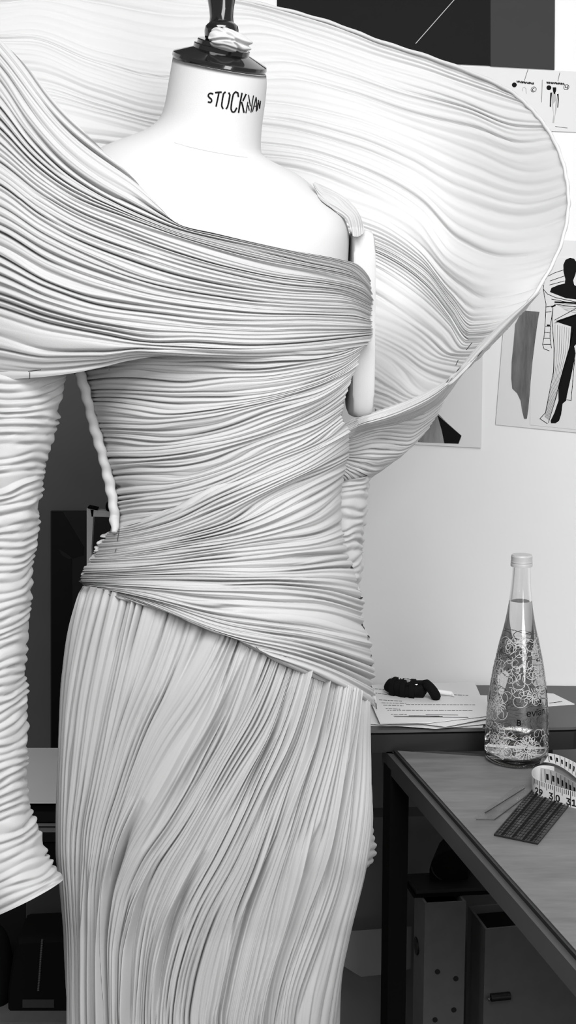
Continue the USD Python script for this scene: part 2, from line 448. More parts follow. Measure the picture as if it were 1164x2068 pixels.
# --- bodice and waist drape
bod = [
    [(150, 745), (300, 712), (450, 708), (600, 708), (700, 702), (735, 692)],
    [(178, 800), (280, 794), (400, 788), (520, 776), (620, 757), (690, 734), (728, 706)],
    [(192, 850), (300, 850), (420, 838), (540, 814), (640, 784), (700, 750), (718, 735)],
    [(208, 900), (320, 893), (440, 874), (560, 844), (650, 810), (700, 775), (708, 765)],
    [(222, 950), (330, 935), (440, 914), (560, 880), (640, 850), (695, 815)],
    [(232, 1000), (330, 980), (440, 950), (560, 910), (640, 880), (692, 850)],
    [(236, 1045), (340, 1015), (450, 975), (560, 930), (640, 895), (700, 862)],
    [(236, 1085), (340, 1045), (450, 1000), (560, 955), (640, 915), (700, 880)]]
wst = [
    [(228, 1062), (340, 1030), (450, 982), (560, 938), (640, 900), (700, 864)],
    [(214, 1082), (340, 1066), (450, 1025), (560, 975), (640, 935), (704, 895)],
    [(203, 1103), (320, 1092), (440, 1068), (560, 1020), (640, 975), (697, 935)],
    [(193, 1123), (300, 1116), (440, 1095), (560, 1062), (640, 1030), (690, 990)],
    [(183, 1141), (300, 1134), (440, 1115), (560, 1095), (640, 1080), (690, 1060)],
    [(176, 1155), (300, 1148), (440, 1135), (560, 1120), (640, 1112), (698, 1105)],
    [(172, 1166), (300, 1164), (440, 1160), (560, 1155), (640, 1152), (714, 1160)],
    [(172, 1176), (300, 1182), (440, 1190), (560, 1195), (650, 1202), (729, 1220)],
    [(180, 1184), (300, 1205), (440, 1230), (560, 1255), (650, 1270), (739, 1290)],
    [(186, 1188), (310, 1222), (430, 1265), (560, 1305), (660, 1335), (754, 1375)],
    [(190, 1192), (330, 1235), (480, 1295), (600, 1355), (700, 1395), (763, 1432)]]
obj('bodice', patch(bod, 30, 0.0041, lambda px, py, v, u: body_y(px, py, 0.006), 31, nu=200, per=12, deep=0.6, every=4, mirror=BY, crease=1.8)[0], 'gown_cloth', gown, smooth=True)


def waist_y(px, py, v, u):
    y = body_y(px, py, 0.016)
    return y + 0.010 * np.clip((v - 0.985) / 0.015, 0, 1) + 0.010 * np.clip((0.015 - v) / 0.015, 0, 1)


obj('waist_drape', patch(wst, 38, 0.0046, waist_y, 37, nu=220, per=12, deep=0.8, every=4, mirror=BY, crease=1.8)[0], 'gown_cloth', gown, smooth=True)

# --- skirt
sk = [
    [(185, 1180), (150, 1290), (128, 1400), (116, 1520), (111, 1640), (113, 1720), (121, 1800), (131, 1900), (136, 2068), (140, 2290)],
    [(215, 1185), (178, 1330), (155, 1450), (140, 1580), (135, 1700), (142, 1820), (150, 1940), (154, 2068), (160, 2290)],
    [(270, 1205), (235, 1340), (205, 1460), (180, 1580), (165, 1700), (164, 1820), (168, 1940), (172, 2068), (178, 2290)],
    [(340, 1222), (300, 1360), (262, 1470), (228, 1590), (200, 1700), (188, 1820), (188, 1940), (190, 2068), (196, 2290)],
    [(410, 1250), (360, 1390), (310, 1490), (265, 1600), (228, 1700), (209, 1800), (205, 1920), (208, 2068), (215, 2290)],
    [(480, 1280), (420, 1420), (355, 1530), (300, 1630), (255, 1720), (230, 1810), (222, 1920), (224, 2068), (232, 2290)],
    [(530, 1304), (480, 1430), (410, 1550), (345, 1660), (290, 1750), (262, 1830), (250, 1930), (250, 2068), (258, 2290)],
    [(575, 1326), (530, 1450), (470, 1560), (400, 1690), (345, 1790), (312, 1870), (296, 1960), (290, 2068), (296, 2290)],
    [(615, 1346), (580, 1460), (520, 1590), (455, 1730), (400, 1840), (374, 1920), (358, 1990), (350, 2068), (352, 2290)],
    [(650, 1362), (620, 1480), (575, 1600), (525, 1740), (475, 1860), (448, 1950), (434, 2010), (424, 2068), (422, 2290)],
    [(680, 1376), (655, 1500), (620, 1620), (580, 1750), (540, 1880), (515, 1960), (502, 2010), (492, 2068), (488, 2290)],
    [(710, 1388), (692, 1510), (668, 1640), (640, 1760), (605, 1880), (580, 1960), (568, 2010), (560, 2068), (552, 2290)],
    [(735, 1398), (725, 1520), (708, 1640), (685, 1760), (652, 1880), (632, 1960), (622, 2010), (616, 2068), (610, 2290)],
    [(750, 1405), (747, 1530), (743, 1650), (728, 1750), (697, 1880), (683, 1960), (679, 2010), (676, 2068), (668, 2290)]]
obj('skirt', patch(sk, 72, 0.0054, lambda px, py, v, u: body_y(px, py, 0.0), 41, nu=240, per=11, deep=1.6, every=6, mirror=BY, roll=1.9, crease=2.2, valleys=[(8.45, -1, .38, 3.4, 1.1), (4.6, .36, .95, 3.6, 1.2), (7.4, .42, .80, 3.0, 1.0), (9.6, -1, .34, 2.6, .8), (10.55, .3, .95, 3.0, 1.1), (9.2, .35, .9, 2.4, .9), (6.3, .45, .9, 2.4, .9), (11.3, .05, .5, 2.0, .8), (5.6, .02, .45, 2.2, .9), (2.4, .5, 1.0, 2.0, 1.0), (7.7, .05, .35, 2.4, .8)])[0], 'gown_cloth', gown, smooth=True)


# --- sleeves: gathered tubes
def sleeve(R, L, D, Yc, count, amp, seed, sag, nu=120, per=9, lean=0.0):
    nv = int(count * per)
    R, L = spline(R, nv), spline(L, nv)
    th = np.linspace(0, 2 * np.pi, nu, endpoint=False)
    v = np.linspace(0, 1, nv)
    c, w = (R + L) / 2, (R - L) / 2
    px = c[:, :1] + w[:, :1] * np.cos(th)
    py = c[:, 1:] + w[:, 1:] * np.cos(th) + sag * np.sin(th)
    Yf = np.interp(v, [0, 1], Yc) if np.ndim(Yc) else Yc
    Y = (Yf if np.ndim(Yf) else np.full(nv, Yf))[:, None] - D * np.sin(th)
    P = at(px, py, Y)
    q = (v * count)[:, None] + 0 * px
    cyc = np.stack([np.cos(th), np.sin(th)], -1)
    # noise on the cylinder so that it closes
    def nn(a, s, k):
        return N3(np.stack([a, k * np.cos(th) + 5 + 0 * a, k * np.sin(th) + 5 + 0 * a], -1), s)
    q = q + 0.9 * (nn(q * 0.5, seed, 1.0) - 0.5) * 2
    n, f = np.floor(q), q - np.floor(q)
    a = 0.2 + 1.2 * nn(n * 7.31 + 0.5, seed + 3, 3.0) ** 1.4
    cc = 0.35 + 0.3 * nn(n * 3.7 + 0.5, seed + 4, 1.0)
    wv = np.where(f < cc, f / cc, (1 - f) / (1 - cc))
    h = a * (1 - (1 - wv) ** 1.6) - 0.4
    nb, e = np.round(q), np.minimum(f, 1 - f)
    k = np.clip((nn(nb * 5.93 + 0.5, seed + 8, 2.5) - 0.5) / 0.3, 0, 1)
    h = h - 1.1 * k * np.exp(-(e / 0.15) ** 2) + 1.6 * (nn(q / 4, seed + 9, 1.2) - 0.5)
    nrm = np.cross(np.roll(P, -1, 1) - np.roll(P, 1, 1), np.gradient(P, axis=0))
    nrm /= np.linalg.norm(nrm, axis=2, keepdims=True) + 1e-12
    ax = at(c[:, 0], c[:, 1], Yf)[:, None]
    nrm *= np.sign((nrm * (P - ax)).sum(2).mean())
    return grid(P + nrm * (h * amp)[..., None], True)


obj('sleeve', sleeve([(135, 735), (130, 762), (122, 800), (111, 860), (97, 920), (87, 980), (78, 1040), (69, 1120), (61, 1200), (55, 1300), (51, 1400), (53, 1480), (57, 1560), (64, 1620), (80, 1685), (100, 1730), (131, 1772)],
                     [(-80, 735), (-85, 765), (-92, 860), (-102, 980), (-118, 1120), (-135, 1300), (-142, 1400), (-145, 1480), (-142, 1560), (-138, 1650), (-128, 1720), (-110, 1790), (-75, 1868)],
                     0.058, (1.50, 1.46), 62, 0.0036, 51, 14), 'gown_cloth', gown, smooth=True)
obj('sleeve', sleeve([(748, 955), (746, 985), (741, 1040), (736, 1100), (731, 1160), (722, 1230), (718, 1320), (718, 1420), (722, 1520), (738, 1610), (751, 1670), (758, 1722), (750, 1744), (715, 1758)],
                     [(640, 975), (638, 1000), (632, 1050), (628, 1100), (620, 1160), (615, 1240), (612, 1330), (612, 1420), (614, 1520), (616, 1620), (618, 1680), (620, 1720), (630, 1742), (650, 1756)],
                     0.05, (1.60, 1.64), 48, 0.0034, 53, 6, nu=80, per=8), 'gown_cloth', gown, smooth=True, label='sleeve hanging behind the hip')

# --- bodice piping down the open side, gathered end of the waist drape, basting threads
pl = cspline([(160, 752), (172, 790), (186, 845), (200, 895), (214, 945), (225, 995), (231, 1040), (231, 1075)], 90)
pp = at(pl[:, 0], pl[:, 1], body_y(pl[:, 0] + 14, pl[:, 1], 0.004) - 0.004)
obj('bodice_piping', tube(pp, 0.0058 * np.clip((96 - np.arange(90)) / 14, 0.5, 1), 14, wob=lambda i, a: 1 + 0.13 * np.sin(i * 0.75 + a) + 0.06 * np.sin(i * 0.23 - 2 * a)), 'gown_cloth', gown, smooth=True)
for k, (x, y, r) in enumerate([(217, 1082, 8), (208, 1096, 8), (202, 1111, 9), (196, 1128, 9), (188, 1144, 9), (184, 1160, 9), (183, 1175, 9), (188, 1188, 9)]):
    s = trimesh.creation.icosphere(3, 1.0)
    d = 1 + 1.1 * (N3(s.vertices * 1.5 + 3 + 2 * k, 5) - 0.5)
    s.vertices = s.vertices * d[:, None] * np.array([1.9, 1.5, 0.85 + 0.2 * (k % 2)]) * r * mpp(y, 1.53) + at(x + 4, y, BY - 0.012 - 0.004 * (k % 3))
    obj('gathered_knot', s, 'gown_cloth', gown, smooth=True)
for a, b, yy in [((57, 750), (83, 747), 'band'), ((60, 752), (60, 765), 'band'), ((219, 742), (221, 748), 'band'), ((241, 1070), (237, 1093), 'body'), ((235, 1108), (232, 1116), 'body'),
                 ((954, 692), (942, 707), 'col'), ((926, 727), (921, 738), 'col')]:
    q = np.array([a, b], float)
    q = q[0] + (q[1] - q[0]) * np.linspace(0, 1, 6)[:, None]
    Y = {'band': band_y(q[:, 0], q[:, 1]) - 0.006, 'body': body_y(q[:, 0], q[:, 1], 0.016) - 0.006, 'col': np.full(6, 1.51)}[yy]
    obj('basting_stitch', tube(at(q[:, 0], q[:, 1], Y), 0.00045, 5), 'thread', gown)

# ------------------------------------------------------------------ the dress form
form = thing('dress_form', 'white canvas dress form with black lacquered neck cap and lettered neck', 'dress form', (0, BY, 0))
rows = [  # left (px, py), right (px, py), half depth, sag of the front
    ((349, 116), (538, 152), .056, 7), ((345, 140), (539, 172), .056, 6), ((340, 170), (537, 198), .056, 5), ((334, 205), (533, 228), .057, 4), ((326, 232), (530, 250), .058, 3),
    ((312, 250), (528, 272), .060, 3), ((285, 266), (527, 292), .063, 3), ((240, 282), (528, 308), .068, 3), ((205, 297), (540, 320), .074, 4), ((175, 316), (566, 334), .082, 6),
    ((150, 338), (604, 354), .090, 8), ((132, 365), (640, 384), .098, 10), ((122, 400), (670, 412), .106, 10), ((118, 440), (698, 444), .113, 8), ((120, 480), (706, 480), .118, 5),
    ((125, 530), (704, 530), .121, 0), ((140, 620), (703, 620), .121, 0), ((165, 720), (702, 720), .112, 0), ((200, 850), (690, 850), .098, 0), ((240, 1000), (676, 1000), .09, 0),
    ((230, 1100), (684, 1100), .09, 0), ((185, 1230), (712, 1230), .10, 0), ((140, 1420), (728, 1420), .108, 0), ((130, 1700), (720, 1700), .106, 0), ((150, 2068), (660, 2068), .10, 0), ((155, 2290), (655, 2290), .10, 0)]
Ld = np.array([[*r[0], *r[1], r[2], r[3]] for r in rows], float)
t0 = np.r_[0, np.cumsum(np.abs(np.diff(Ld[:, 1])) ** 0.8)]
Ls = PchipInterpolator(t0, Ld, axis=0)(np.linspace(0, t0[-1], 150))
th = np.linspace(0, 2 * np.pi, 128, endpoint=False)
ce, si = np.cos(th), np.sin(th)


def form_ring(L):
    cx, cy, wx, wy = (L[:, 0] + L[:, 2]) / 2, (L[:, 1] + L[:, 3]) / 2, (L[:, 2] - L[:, 0]) / 2, (L[:, 3] - L[:, 1]) / 2
    px = cx[:, None] + wx[:, None] * ce
    py = cy[:, None] + wy[:, None] * ce + L[:, 5:6] * si
    return at(px, py, BY + 0.02 - L[:, 4:5] * np.sign(si) * np.abs(si) ** np.interp(L[:, 1:2], [250, 330, 380], [0.92, 0.8, 0.55]))


FR = form_ring(Ls)
capv = FR[0].mean(0)
body = grid(FR, True)
nvb = len(body.vertices)
kk = np.arange(128)
body = trimesh.Trimesh(np.vstack([body.vertices, capv]), np.vstack([body.faces, np.stack([np.full(128, nvb), kk, (kk + 1) % 128], 1)]), process=False)
obj('torso', body, 'form_canvas', form, smooth=True)


def eyepx(P):
    q = P - np.array([0, 0, EYE])
    zc = q[..., 1] * CP - q[..., 2] * SP
    return np.stack([582 + FPX * q[..., 0] / zc, 1034 - FPX * (q[..., 1] * SP + q[..., 2] * CP) / zc], -1)


_front = FR[:, :65][:95]
_fi = LinearNDInterpolator(eyepx(_front).reshape(-1, 2), _front[..., 1].ravel())


def neck_y(px, py):
    """distance of the form's front under a picture point"""
    r = _fi(np.stack([px, py], -1))
    return np.where(np.isnan(r), BY + 0.02, r)


def ribbon_px(line, w, yfun, lift=0.0008, n=None):
    """an inked stroke lying on a curved surface: a thin raised band, w picture pixels wide"""
    q = np.asarray(line, float)
    ls = LineString(q)
    n = n or max(3, int(ls.length / 2.5))
    p = np.array([ls.interpolate(t, normalized=True).coords[0] for t in np.linspace(0, 1, n)])
    t = np.gradient(p, axis=0); t /= np.linalg.norm(t, axis=1, keepdims=True) + 1e-9
    s = np.stack([-t[:, 1], t[:, 0]], 1) * w / 2
    a, b = p + s, p - s
    A, B = (at(x[:, 0], x[:, 1], yfun(x[:, 0], x[:, 1]) - lift) for x in (a, b))
    A2, B2 = (at(x[:, 0], x[:, 1], yfun(x[:, 0], x[:, 1]) + 0.0004) for x in (a, b))
    return grid(np.stack([A2, A, B, B2], 1))


def Z(x, y):  # from the 1164-wide enlargement of (330,0)-(560,330)
    return (330 + x / 5.061, y / 5.061)


def arcpts(cx, cy, rx, ry, a0, a1, n=12, skew=0.0):
    a = np.radians(np.linspace(a0, a1, n))
    return [(cx + rx * math.cos(t) + skew * ry * math.sin(t), cy + ry * math.sin(t)) for t in a]


letters = {
    's': [[(510, 962), (490, 950), (466, 958), (458, 978), (472, 998), (492, 1012), (497, 1032), (482, 1048), (456, 1040)]],
    't': [[(530, 946), (597, 940)], [(570, 945), (556, 1012), (540, 1088)]],
    'o': [[(637, 938), (616, 956), (604, 1020), (596, 1080), (612, 1112)], [(668, 945), (682, 968), (668, 1050), (655, 1098), (640, 1112)]],
    'c': [[(768, 990), (764, 950), (740, 938), (716, 962), (700, 1040), (692, 1110), (704, 1144), (730, 1144), (752, 1100)]],
    'k': [[(806, 948), (786, 1050), (770, 1152)], [(848, 960), (815, 1030)], [(800, 1040), (812, 1080), (826, 1152)]],
    'm': [[(872, 968), (882, 1030), (892, 1085)], [(866, 1040), (856, 1095), (845, 1155)], [(924, 976), (912, 1040), (897, 1150)], [(868, 1075), (880, 1130)]],
    'a': [[(950, 992), (934, 1060), (912, 1142)], [(950, 992), (956, 1050), (952, 1138)], [(932, 1085), (952, 1085)]],
    'n': [[(970, 1050), (960, 1130)], [(974, 1020), (986, 1112)], [(996, 1030), (986, 1112)]]}
for ch, strokes in letters.items():
    obj('printed_letter', cat_mesh([ribbon_px([Z(*p) for p in s], 3.0 if ch not in 'man' else 1.9, neck_y) for s in strokes]), 'black_ink', form)
seam = [(352, 288), (380, 296), (420, 305), (470, 314), (500, 318)]
obj('neck_seam', ribbon_px(seam, 1.0, neck_y, 0.0003), 'faint_ink', form)

# arm plate on the right side, and the loop of shoulder cloth
pl_a = at(727, 655, BY + 0.012)
hz = np.linalg.norm(at(729, 468, BY) - at(729, 848, BY)) / 2
prof = [(0, -.0125), (.93, -.0125), (.985, -.010), (1.0, -.004), (1.0, .004), (.985, .010), (.93, .0125), (0, .0125)]
tt = np.linspace(0, 2 * np.pi, 72, endpoint=False)
sq = lambda x, e: np.sign(x) * np.abs(x) ** e
ring_ = np.stack([np.stack([np.full(72, x), 0.036 * r * sq(np.cos(tt), .45), hz * r * sq(np.sin(tt), .35)], -1) for r, x in prof])
ap = grid(ring_, True)
ap.apply_transform(trimesh.transformations.rotation_matrix(math.radians(6), (0, 0, 1)))
ap.apply_translation(pl_a)
obj('arm_plate', ap, 'form_canvas', form, smooth=40)
strap_l = [[(632, 370), (646, 400), (675, 425), (702, 448), (712, 476)], [(634, 369), (658, 392), (690, 415), (716, 440), (722, 478)], [(636, 368), (680, 388), (712, 412), (732, 445), (735, 470)]]
obj('shoulder_strap', patch(strap_l, 5, 0.0018, lambda px, py, v, u: np.minimum(neck_y(np.minimum(px, 700), py), 1.53) - 0.006 - 0.006 * np.sin(np.pi * np.clip(v, 0, 1)) + 0.012 * v, 61, nu=60, per=12, deep=0, crease=0.4, roll=0.4)[0], 'gown_cloth', gown, smooth=True)

# neck cap, tilted as the form's neck is cut
s_ = mpp(130, 1.57)
cap_prof = [(0, -2), (90, -2), (95, 0), (97, 5), (96, 11), (93, 13), (57, 27), (57, 35), (55, 36), (51, 36), (51, 43), (49, 45), (0, 45)]
cap = lathe([(r * s_, h * s_) for r, h in cap_prof], 72)
Rt = trimesh.transformations.rotation_matrix
T = trimesh.transformations.translation_matrix(at(443, 131, BY + 0.02)) @ Rt(math.radians(10.8), (0, 1, 0)) @ Rt(math.radians(15), (1, 0, 0))
cap.apply_transform(T)
obj('neck_cap', cap, 'black_lacquer', form, smooth=30)
fin = lathe([(r * s_, h * s_) for r, h in [(0, -6), (26, -6), (26, 6), (31, 12), (34, 20), (34.5, 30), (33, 38), (29, 42), (24.5, 46), (23.5, 56), (24.5, 70), (27.5, 88), (30.5, 104), (33, 130), (34, 160), (30, 190), (20, 206), (0, 212)]], 48)
fin.apply_translation(at(448, 94, BY + 0.01) + np.array([0, 0, 0]))
obj('finial', fin, 'black_lacquer', form, smooth=40)

# scrap of cloth wound round the finial's foot
sc = trimesh.creation.icosphere(5, 1.0)
v = sc.vertices.copy()
ridge = 0.7 * (N3(v * 0.9 + 11, 4) - 0.5) + 0.15 * (N3(v * 2.4 + 5, 6) - 0.5)
for k, (dx, dy, dz, c) in enumerate([(.35, -.2, .9, .35), (-.25, -.1, .95, -.05), (.9, -.2, .35, .5), (.15, -.3, .95, -.45)]):
    d_ = v @ (np.array([dx, dy, dz]) / np.linalg.norm((dx, dy, dz))) - c + 0.7 * (N3(v * 1.1 + 3 * k, 9) - 0.5)
    ridge -= 0.2 * np.exp(-(d_ / 0.09) ** 2) - 0.1 * np.exp(-((d_ - 0.2) / 0.12) ** 2)
flare = 1 + 0.5 * np.clip(np.abs(v[:, 0]) - 0.55, 0, 1) * (v[:, 0] > 0)
v = v * (1 + ridge * 0.5)[:, None] * np.array([37, 34, 24]) * s_
v[:, 2] += (0.16 * v[:, 0]) * -1
sc.vertices = v * np.stack([flare, np.ones(len(v)), flare], 1) + at(456, 82, BY - 0.008)
obj('cloth_scrap', sc, 'form_canvas', None, smooth=True)
put(stage.GetPrimAtPath('/World/cloth_scrap'), 'crumpled white cloth scrap wound round the foot of the black finial', 'cloth')


# ------------------------------------------------------------------ flat prints: helper frame on a picture plane at distance Y
def flat(poly_px, Y, thick, m, name, parent, label=None):
    """a flat piece traced as picture points, standing at its own distance on the wall"""
    P = Polygon(poly_px) if not hasattr(poly_px, 'area') else poly_px
    me = extrude(P, 1.0)
    w = at(me.vertices[:, 0], me.vertices[:, 1], Y)
    w[:, 1] -= me.vertices[:, 2] * thick
    # keep the front face at its place
    return obj(name, trimesh.Trimesh(w, me.faces, process=True), m, parent, label=label)


def lines(ls, w):
    return unary_union([LineString(l).buffer(w / 2, cap_style=2) for l in ls])


WY = WALL_Y - 0.001
# large dark print, top right
o = thing('wall_poster', 'large dark poster in two tones, cut off by the top of the photo', 'poster', at(850, 0, WY))
flat([(560, -160), (991, -160), (991, 133), (560, 112)], WY, 0.002, 'poster_dark', 'dark_panel', o)
flat([(991, -160), (1122, -160), (1120, 141), (991, 134)], WY, 0.002, 'poster_mid', 'grey_panel', o, 'lighter grey panel')
flat(lines([[(840, 88), (921, -4)]], 1.6), WY - 0.002, 0.0006, 'faint_ink', 'crease', o, 'pale diagonal crease')

# upper sketch sheet
o = thing('sketch_sheet', 'white sheet of small figure sketches under the dark poster', 'sketch', at(1080, 200, WY))
flat([(930, 134), (1190, 146), (1190, 268), (930, 258)], WY, 0.0012, 'paper', 'sheet', o)
f2 = WY - 0.0012


def q6(x, y):  # enlargement of (964,100)-(1164,300)
    return (964 + x / 5.82, 100 + y / 5.82)


for c_ in (q6(438, 416), q6(845, 449)):
    flat(Point(*c_).buffer(4.8), f2, 0.0005, 'black_ink', 'ink_dot', o)
wr = random.Random(4)
for x0, y0, x1, y1 in [(468, 376, 668, 400), (816, 388, 1028, 405)]:
    pts = [(x0 + (x1 - x0) * t + wr.uniform(-4, 4), y0 + (y1 - y0) * t + (12 if i % 2 else -10)) for i, t in enumerate(np.linspace(0, 1, 26))]
    flat(lines([[q6(*p) for p in pts]], 1.2), f2, 0.0005, 'black_ink', 'scribbled_caption', o)
for l_ in ([q6(768, 355), q6(757, 620)], [q6(600, 230), q6(556, 368)], [q6(974, 270), q6(950, 372)], [q6(920, 905), q6(1062, 922)]):
    flat(lines([l_], 0.9), f2, 0.0005, 'grey_ink', 'pencil_line', o)
for cx, cy, gl in [(665, 470, [(675, 450), (655, 462), (652, 485), (675, 488)]), (1050, 443, [(1040, 425), (1036, 450), (1066, 446), (1070, 425), (1058, 470)])]:
    ring = Point(*q6(cx, cy)).buffer(5.6).difference(Point(*q6(cx, cy)).buffer(4.8))
    flat(unary_union([affinity.skew(ring, -8), lines([[q6(*p) for p in gl]], 1.0)]), f2, 0.0005, 'black_ink', 'circled_number', o)
flat(unary_union([Polygon([q6(*p) for p in s]) for s in [[(890, 445), (930, 445), (930, 480), (915, 525), (905, 525), (892, 480)], [(862, 508), (880, 505), (872, 600), (868, 678), (855, 670)], [(942, 525), (958, 520), (960, 600), (952, 685), (944, 680), (950, 600)]]]), f2, 0.0005, 'black_ink', 'figure_dark', o)
flat(unary_union([Polygon([q6(*p) for p in [(878, 520), (900, 470), (925, 520), (945, 600), (935, 700), (915, 800), (905, 862), (886, 862), (900, 760), (880, 640)]]).difference(Polygon([q6(*p) for p in [(895, 640), (925, 600), (915, 760), (903, 820)]]))]), f2, 0.0004, 'faint_ink', 'figure_gown', o)
flat(lines([[q6(*p) for p in [(560, 440), (540, 450), (532, 490)]], [q6(*p) for p in [(555, 440), (575, 460), (580, 520)]]], 1.2), f2, 0.0004, 'faint_ink', 'figure_outline', o)

# illustration sheet at the right edge
o = thing('illustration_sheet', 'white sheet with ink illustration of a figure in pleated gown, at the right edge', 'drawing', at(1090, 700, WY))


def q7(x, y):  # enlargement of (960,480)-(1164,900)
    return (960 + x / 4.9216, 480 + y / 4.9238)


flat([(1022, 600), (1040, 480), (1230, 490), (1230, 880), q7(203, 1858)], WY, 0.0016, 'paper', 'sheet', o)
f2 = WY - 0.0016
flat([(1071, 520), (1230, 520), (1230, 874), (1071, 858)], f2, 0.0008, 'paper', 'inner_sheet', o)
flat([q7(*p) for p in [(470, 722), (640, 738), (625, 820), (600, 1000), (570, 1240), (545, 1520), (530, 1700), (515, 1800), (490, 1800), (470, 1720), (455, 1620), (420, 1545), (372, 1500), (362, 1400), (366, 1230), (385, 1050), (400, 860)]], f2 - 0.0008, 0.0005, 'grey_ink', 'grey_swatch', o)
head = Polygon([q7(*p) for p in [(945, 200), (985, 210), (1005, 240), (1010, 300), (1000, 360), (975, 425), (985, 470), (1040, 500), (1060, 560), (1060, 620), (900, 600), (745, 540), (760, 500), (830, 470), (893, 455), (898, 410), (880, 340), (878, 270), (900, 220)]])
leg = Polygon([q7(*p) for p in [(960, 830), (1060, 800), (1060, 1000), (985, 1080), (1000, 1150), (985, 1230), (950, 1400), (915, 1560), (905, 1620), (870, 1650), (855, 1760), (835, 1820), (800, 1845), (755, 1845), (752, 1820), (790, 1740), (830, 1620), (828, 1480), (870, 1320), (905, 1200), (940, 1080)]])
waist = Polygon([q7(*p) for p in [(800, 830), (1060, 740), (1060, 900), (980, 890), (850, 850)]])
flat(unary_union([head, leg, waist]), f2 - 0.0008, 0.0005, 'black_ink', 'dark_figure', o)
ol = [[(880, 320), (790, 350), (720, 385), (685, 440), (678, 510), (720, 560), (800, 595), (1010, 640)], [(678, 510), (690, 580), (705, 660), (700, 800), (690, 960), (672, 1060), (685, 1105), (740, 1125)],
      [(760, 1100), (745, 980), (755, 840), (775, 700)], [(775, 700), (765, 800), (785, 1100), (780, 1330), (720, 1640), (700, 1740), (645, 1800), (720, 1850)],
      [(980, 910), (930, 1130), (850, 1400), (790, 1640), (730, 1840)], [(990, 1210), (955, 1620), (910, 1610)], [(745, 430), (890, 380)], [(740, 470), (890, 430)], [(760, 610), (1010, 660)], [(790, 660), (1010, 690)],
      [(790, 820), (1010, 700)], [(790, 850), (1005, 770)], [(700, 690), (770, 680)], [(705, 740), (760, 735)], [(695, 880), (750, 880)], [(690, 940), (748, 945)], [(685, 1000), (745, 1000)], [(680, 1060), (750, 1060)]]
fine_ = []
for k in range(8):
    t = (k + .5) / 8
    fine_.append([(785 + 185 * t, 860 + 45 * t), (785 + 165 * t, 1150), (770 + 95 * t, 1420), (690 + 50 * t, 1780 + 40 * t)])
for k in range(6):
    fine_.append([(800 + 20 * k, 660 + 12 * k), (1010, 640 + 22 * k)])
flat(lines([[q7(*p) for p in l] for l in fine_], 0.45), f2 - 0.0008, 0.0005, 'grey_ink', 'pleat_hatching', o)
flat(lines([[q7(*p) for p in l] for l in ol], 1.0), f2 - 0.0008, 0.0005, 'black_ink', 'ink_outline', o)
for l in [[(790, 640), (1005, 650)], [(760, 690), (800, 670)], [(715, 870), (745, 872)]]:
    flat(lines([[q7(*p) for p in l]], 3.0), f2 - 0.0008, 0.0005, 'black_ink', 'ink_shading', o)

# lower sheet half hidden by the collar
o = thing('photo_sheet', 'white sheet with a dark picture fragment, half hidden below the collar', 'print', at(900, 850, WY))
flat([(760, 700), (975, 690), (972, 904), (760, 893)], WY, 0.004, 'paper', 'sheet', o)
flat([(872, 820), (886, 836), (905, 855), (933, 880), (927, 896), (845, 893), (840, 870)], WY - 0.004, 0.0006, 'photo_grey', 'picture_fragment', o)
flat([(884, 838), (900, 852), (932, 880), (926, 896), (898, 895), (893, 870)], WY - 0.0046, 0.0005, 'black_ink', 'picture_shadow', o)

# ------------------------------------------------------------------ work table
TZ = 0.75
c0, c1 = onz(803, 1516, TZ), onz(1164, 1919, TZ)
du = (c1 - c0) / np.linalg.norm(c1 - c0)                 # along the left edge, towards us
dr = onz(980, 1528, TZ) - c0                              # along the back edge
dr /= np.linalg.norm(dr)
near, right = 1.25, 1.1
corner = c0 - 0.0 * du


def tbl(a, b, z):
    return c0 + du * a + dr * b + np.array([0, 0, z - TZ])


table = thing('work_table', 'wooden topped work table on dark steel legs at right', 'table', tbl(0, 0, 0))
K = lambda a0, a1, b0, b1, z0, z1: hull([tbl(a, b, z) for a in (a0, a1) for b in (b0, b1) for z in (z0, z1)])
obj('tabletop', K(0, near, 0, right, TZ - 0.022, TZ), 'wood_top', table)
obj('top_edge', cat_mesh([K(0, near, -0.004, 0, TZ - 0.024, TZ - 0.001), K(-0.004, 0, -0.004, right, TZ - 0.024, TZ - 0.001)]), 'edge_black', table, label='black edge banding')
obj('frame_rail', K(-0.016, near, -0.013, -0.004, TZ - 0.032, TZ - 0.006), 'steel_frame', table)
obj('frame_rail', K(-0.03, -0.004, -0.013, right, TZ - 0.032, TZ - 0.006), 'steel_frame', table)
for a, b in ((0.0, 0.0), (near - 0.04, 0.0), (0.0, right - 0.04), (near - 0.04, right - 0.04)):
    obj('leg', K(a - 0.018, a + 0.016, b - 0.014, b + 0.012, 0.0, TZ - 0.024), 'leg_black', table)

# grey side desk behind it, against the wall
DZ = 0.775
dl, drr = onz(700, 1476, DZ), onz(1185, 1468, DZ)
bl, br = onz(700, 1382, DZ), onz(1178, 1385, DZ)
desk = thing('side_desk', 'grey desk with black edge and rounded corner standing against the white wall', 'desk', dl)
outline = Polygon([dl[:2], drr[:2], br[:2], bl[:2]]).buffer(-0.03).buffer(0.03, quad_segs=10)
top = extrude(outline, 0.004); top.apply_translation([0, 0, DZ - 0.004])
obj('desktop', top, 'desk_grey', desk)
edge = extrude(outline.buffer(0.002), 0.026); edge.apply_translation([0, 0, DZ - 0.032])
obj('desk_edge', edge, 'edge_black', desk)
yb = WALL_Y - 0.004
obj('back_panel', box((dl[0] - 0.3, yb - 0.012, 0.0), (drr[0] + 0.5, yb, DZ - 0.034)), 'desk_shade_grey', desk)  # added dark sheet before the wall, standing in for shade under the desk
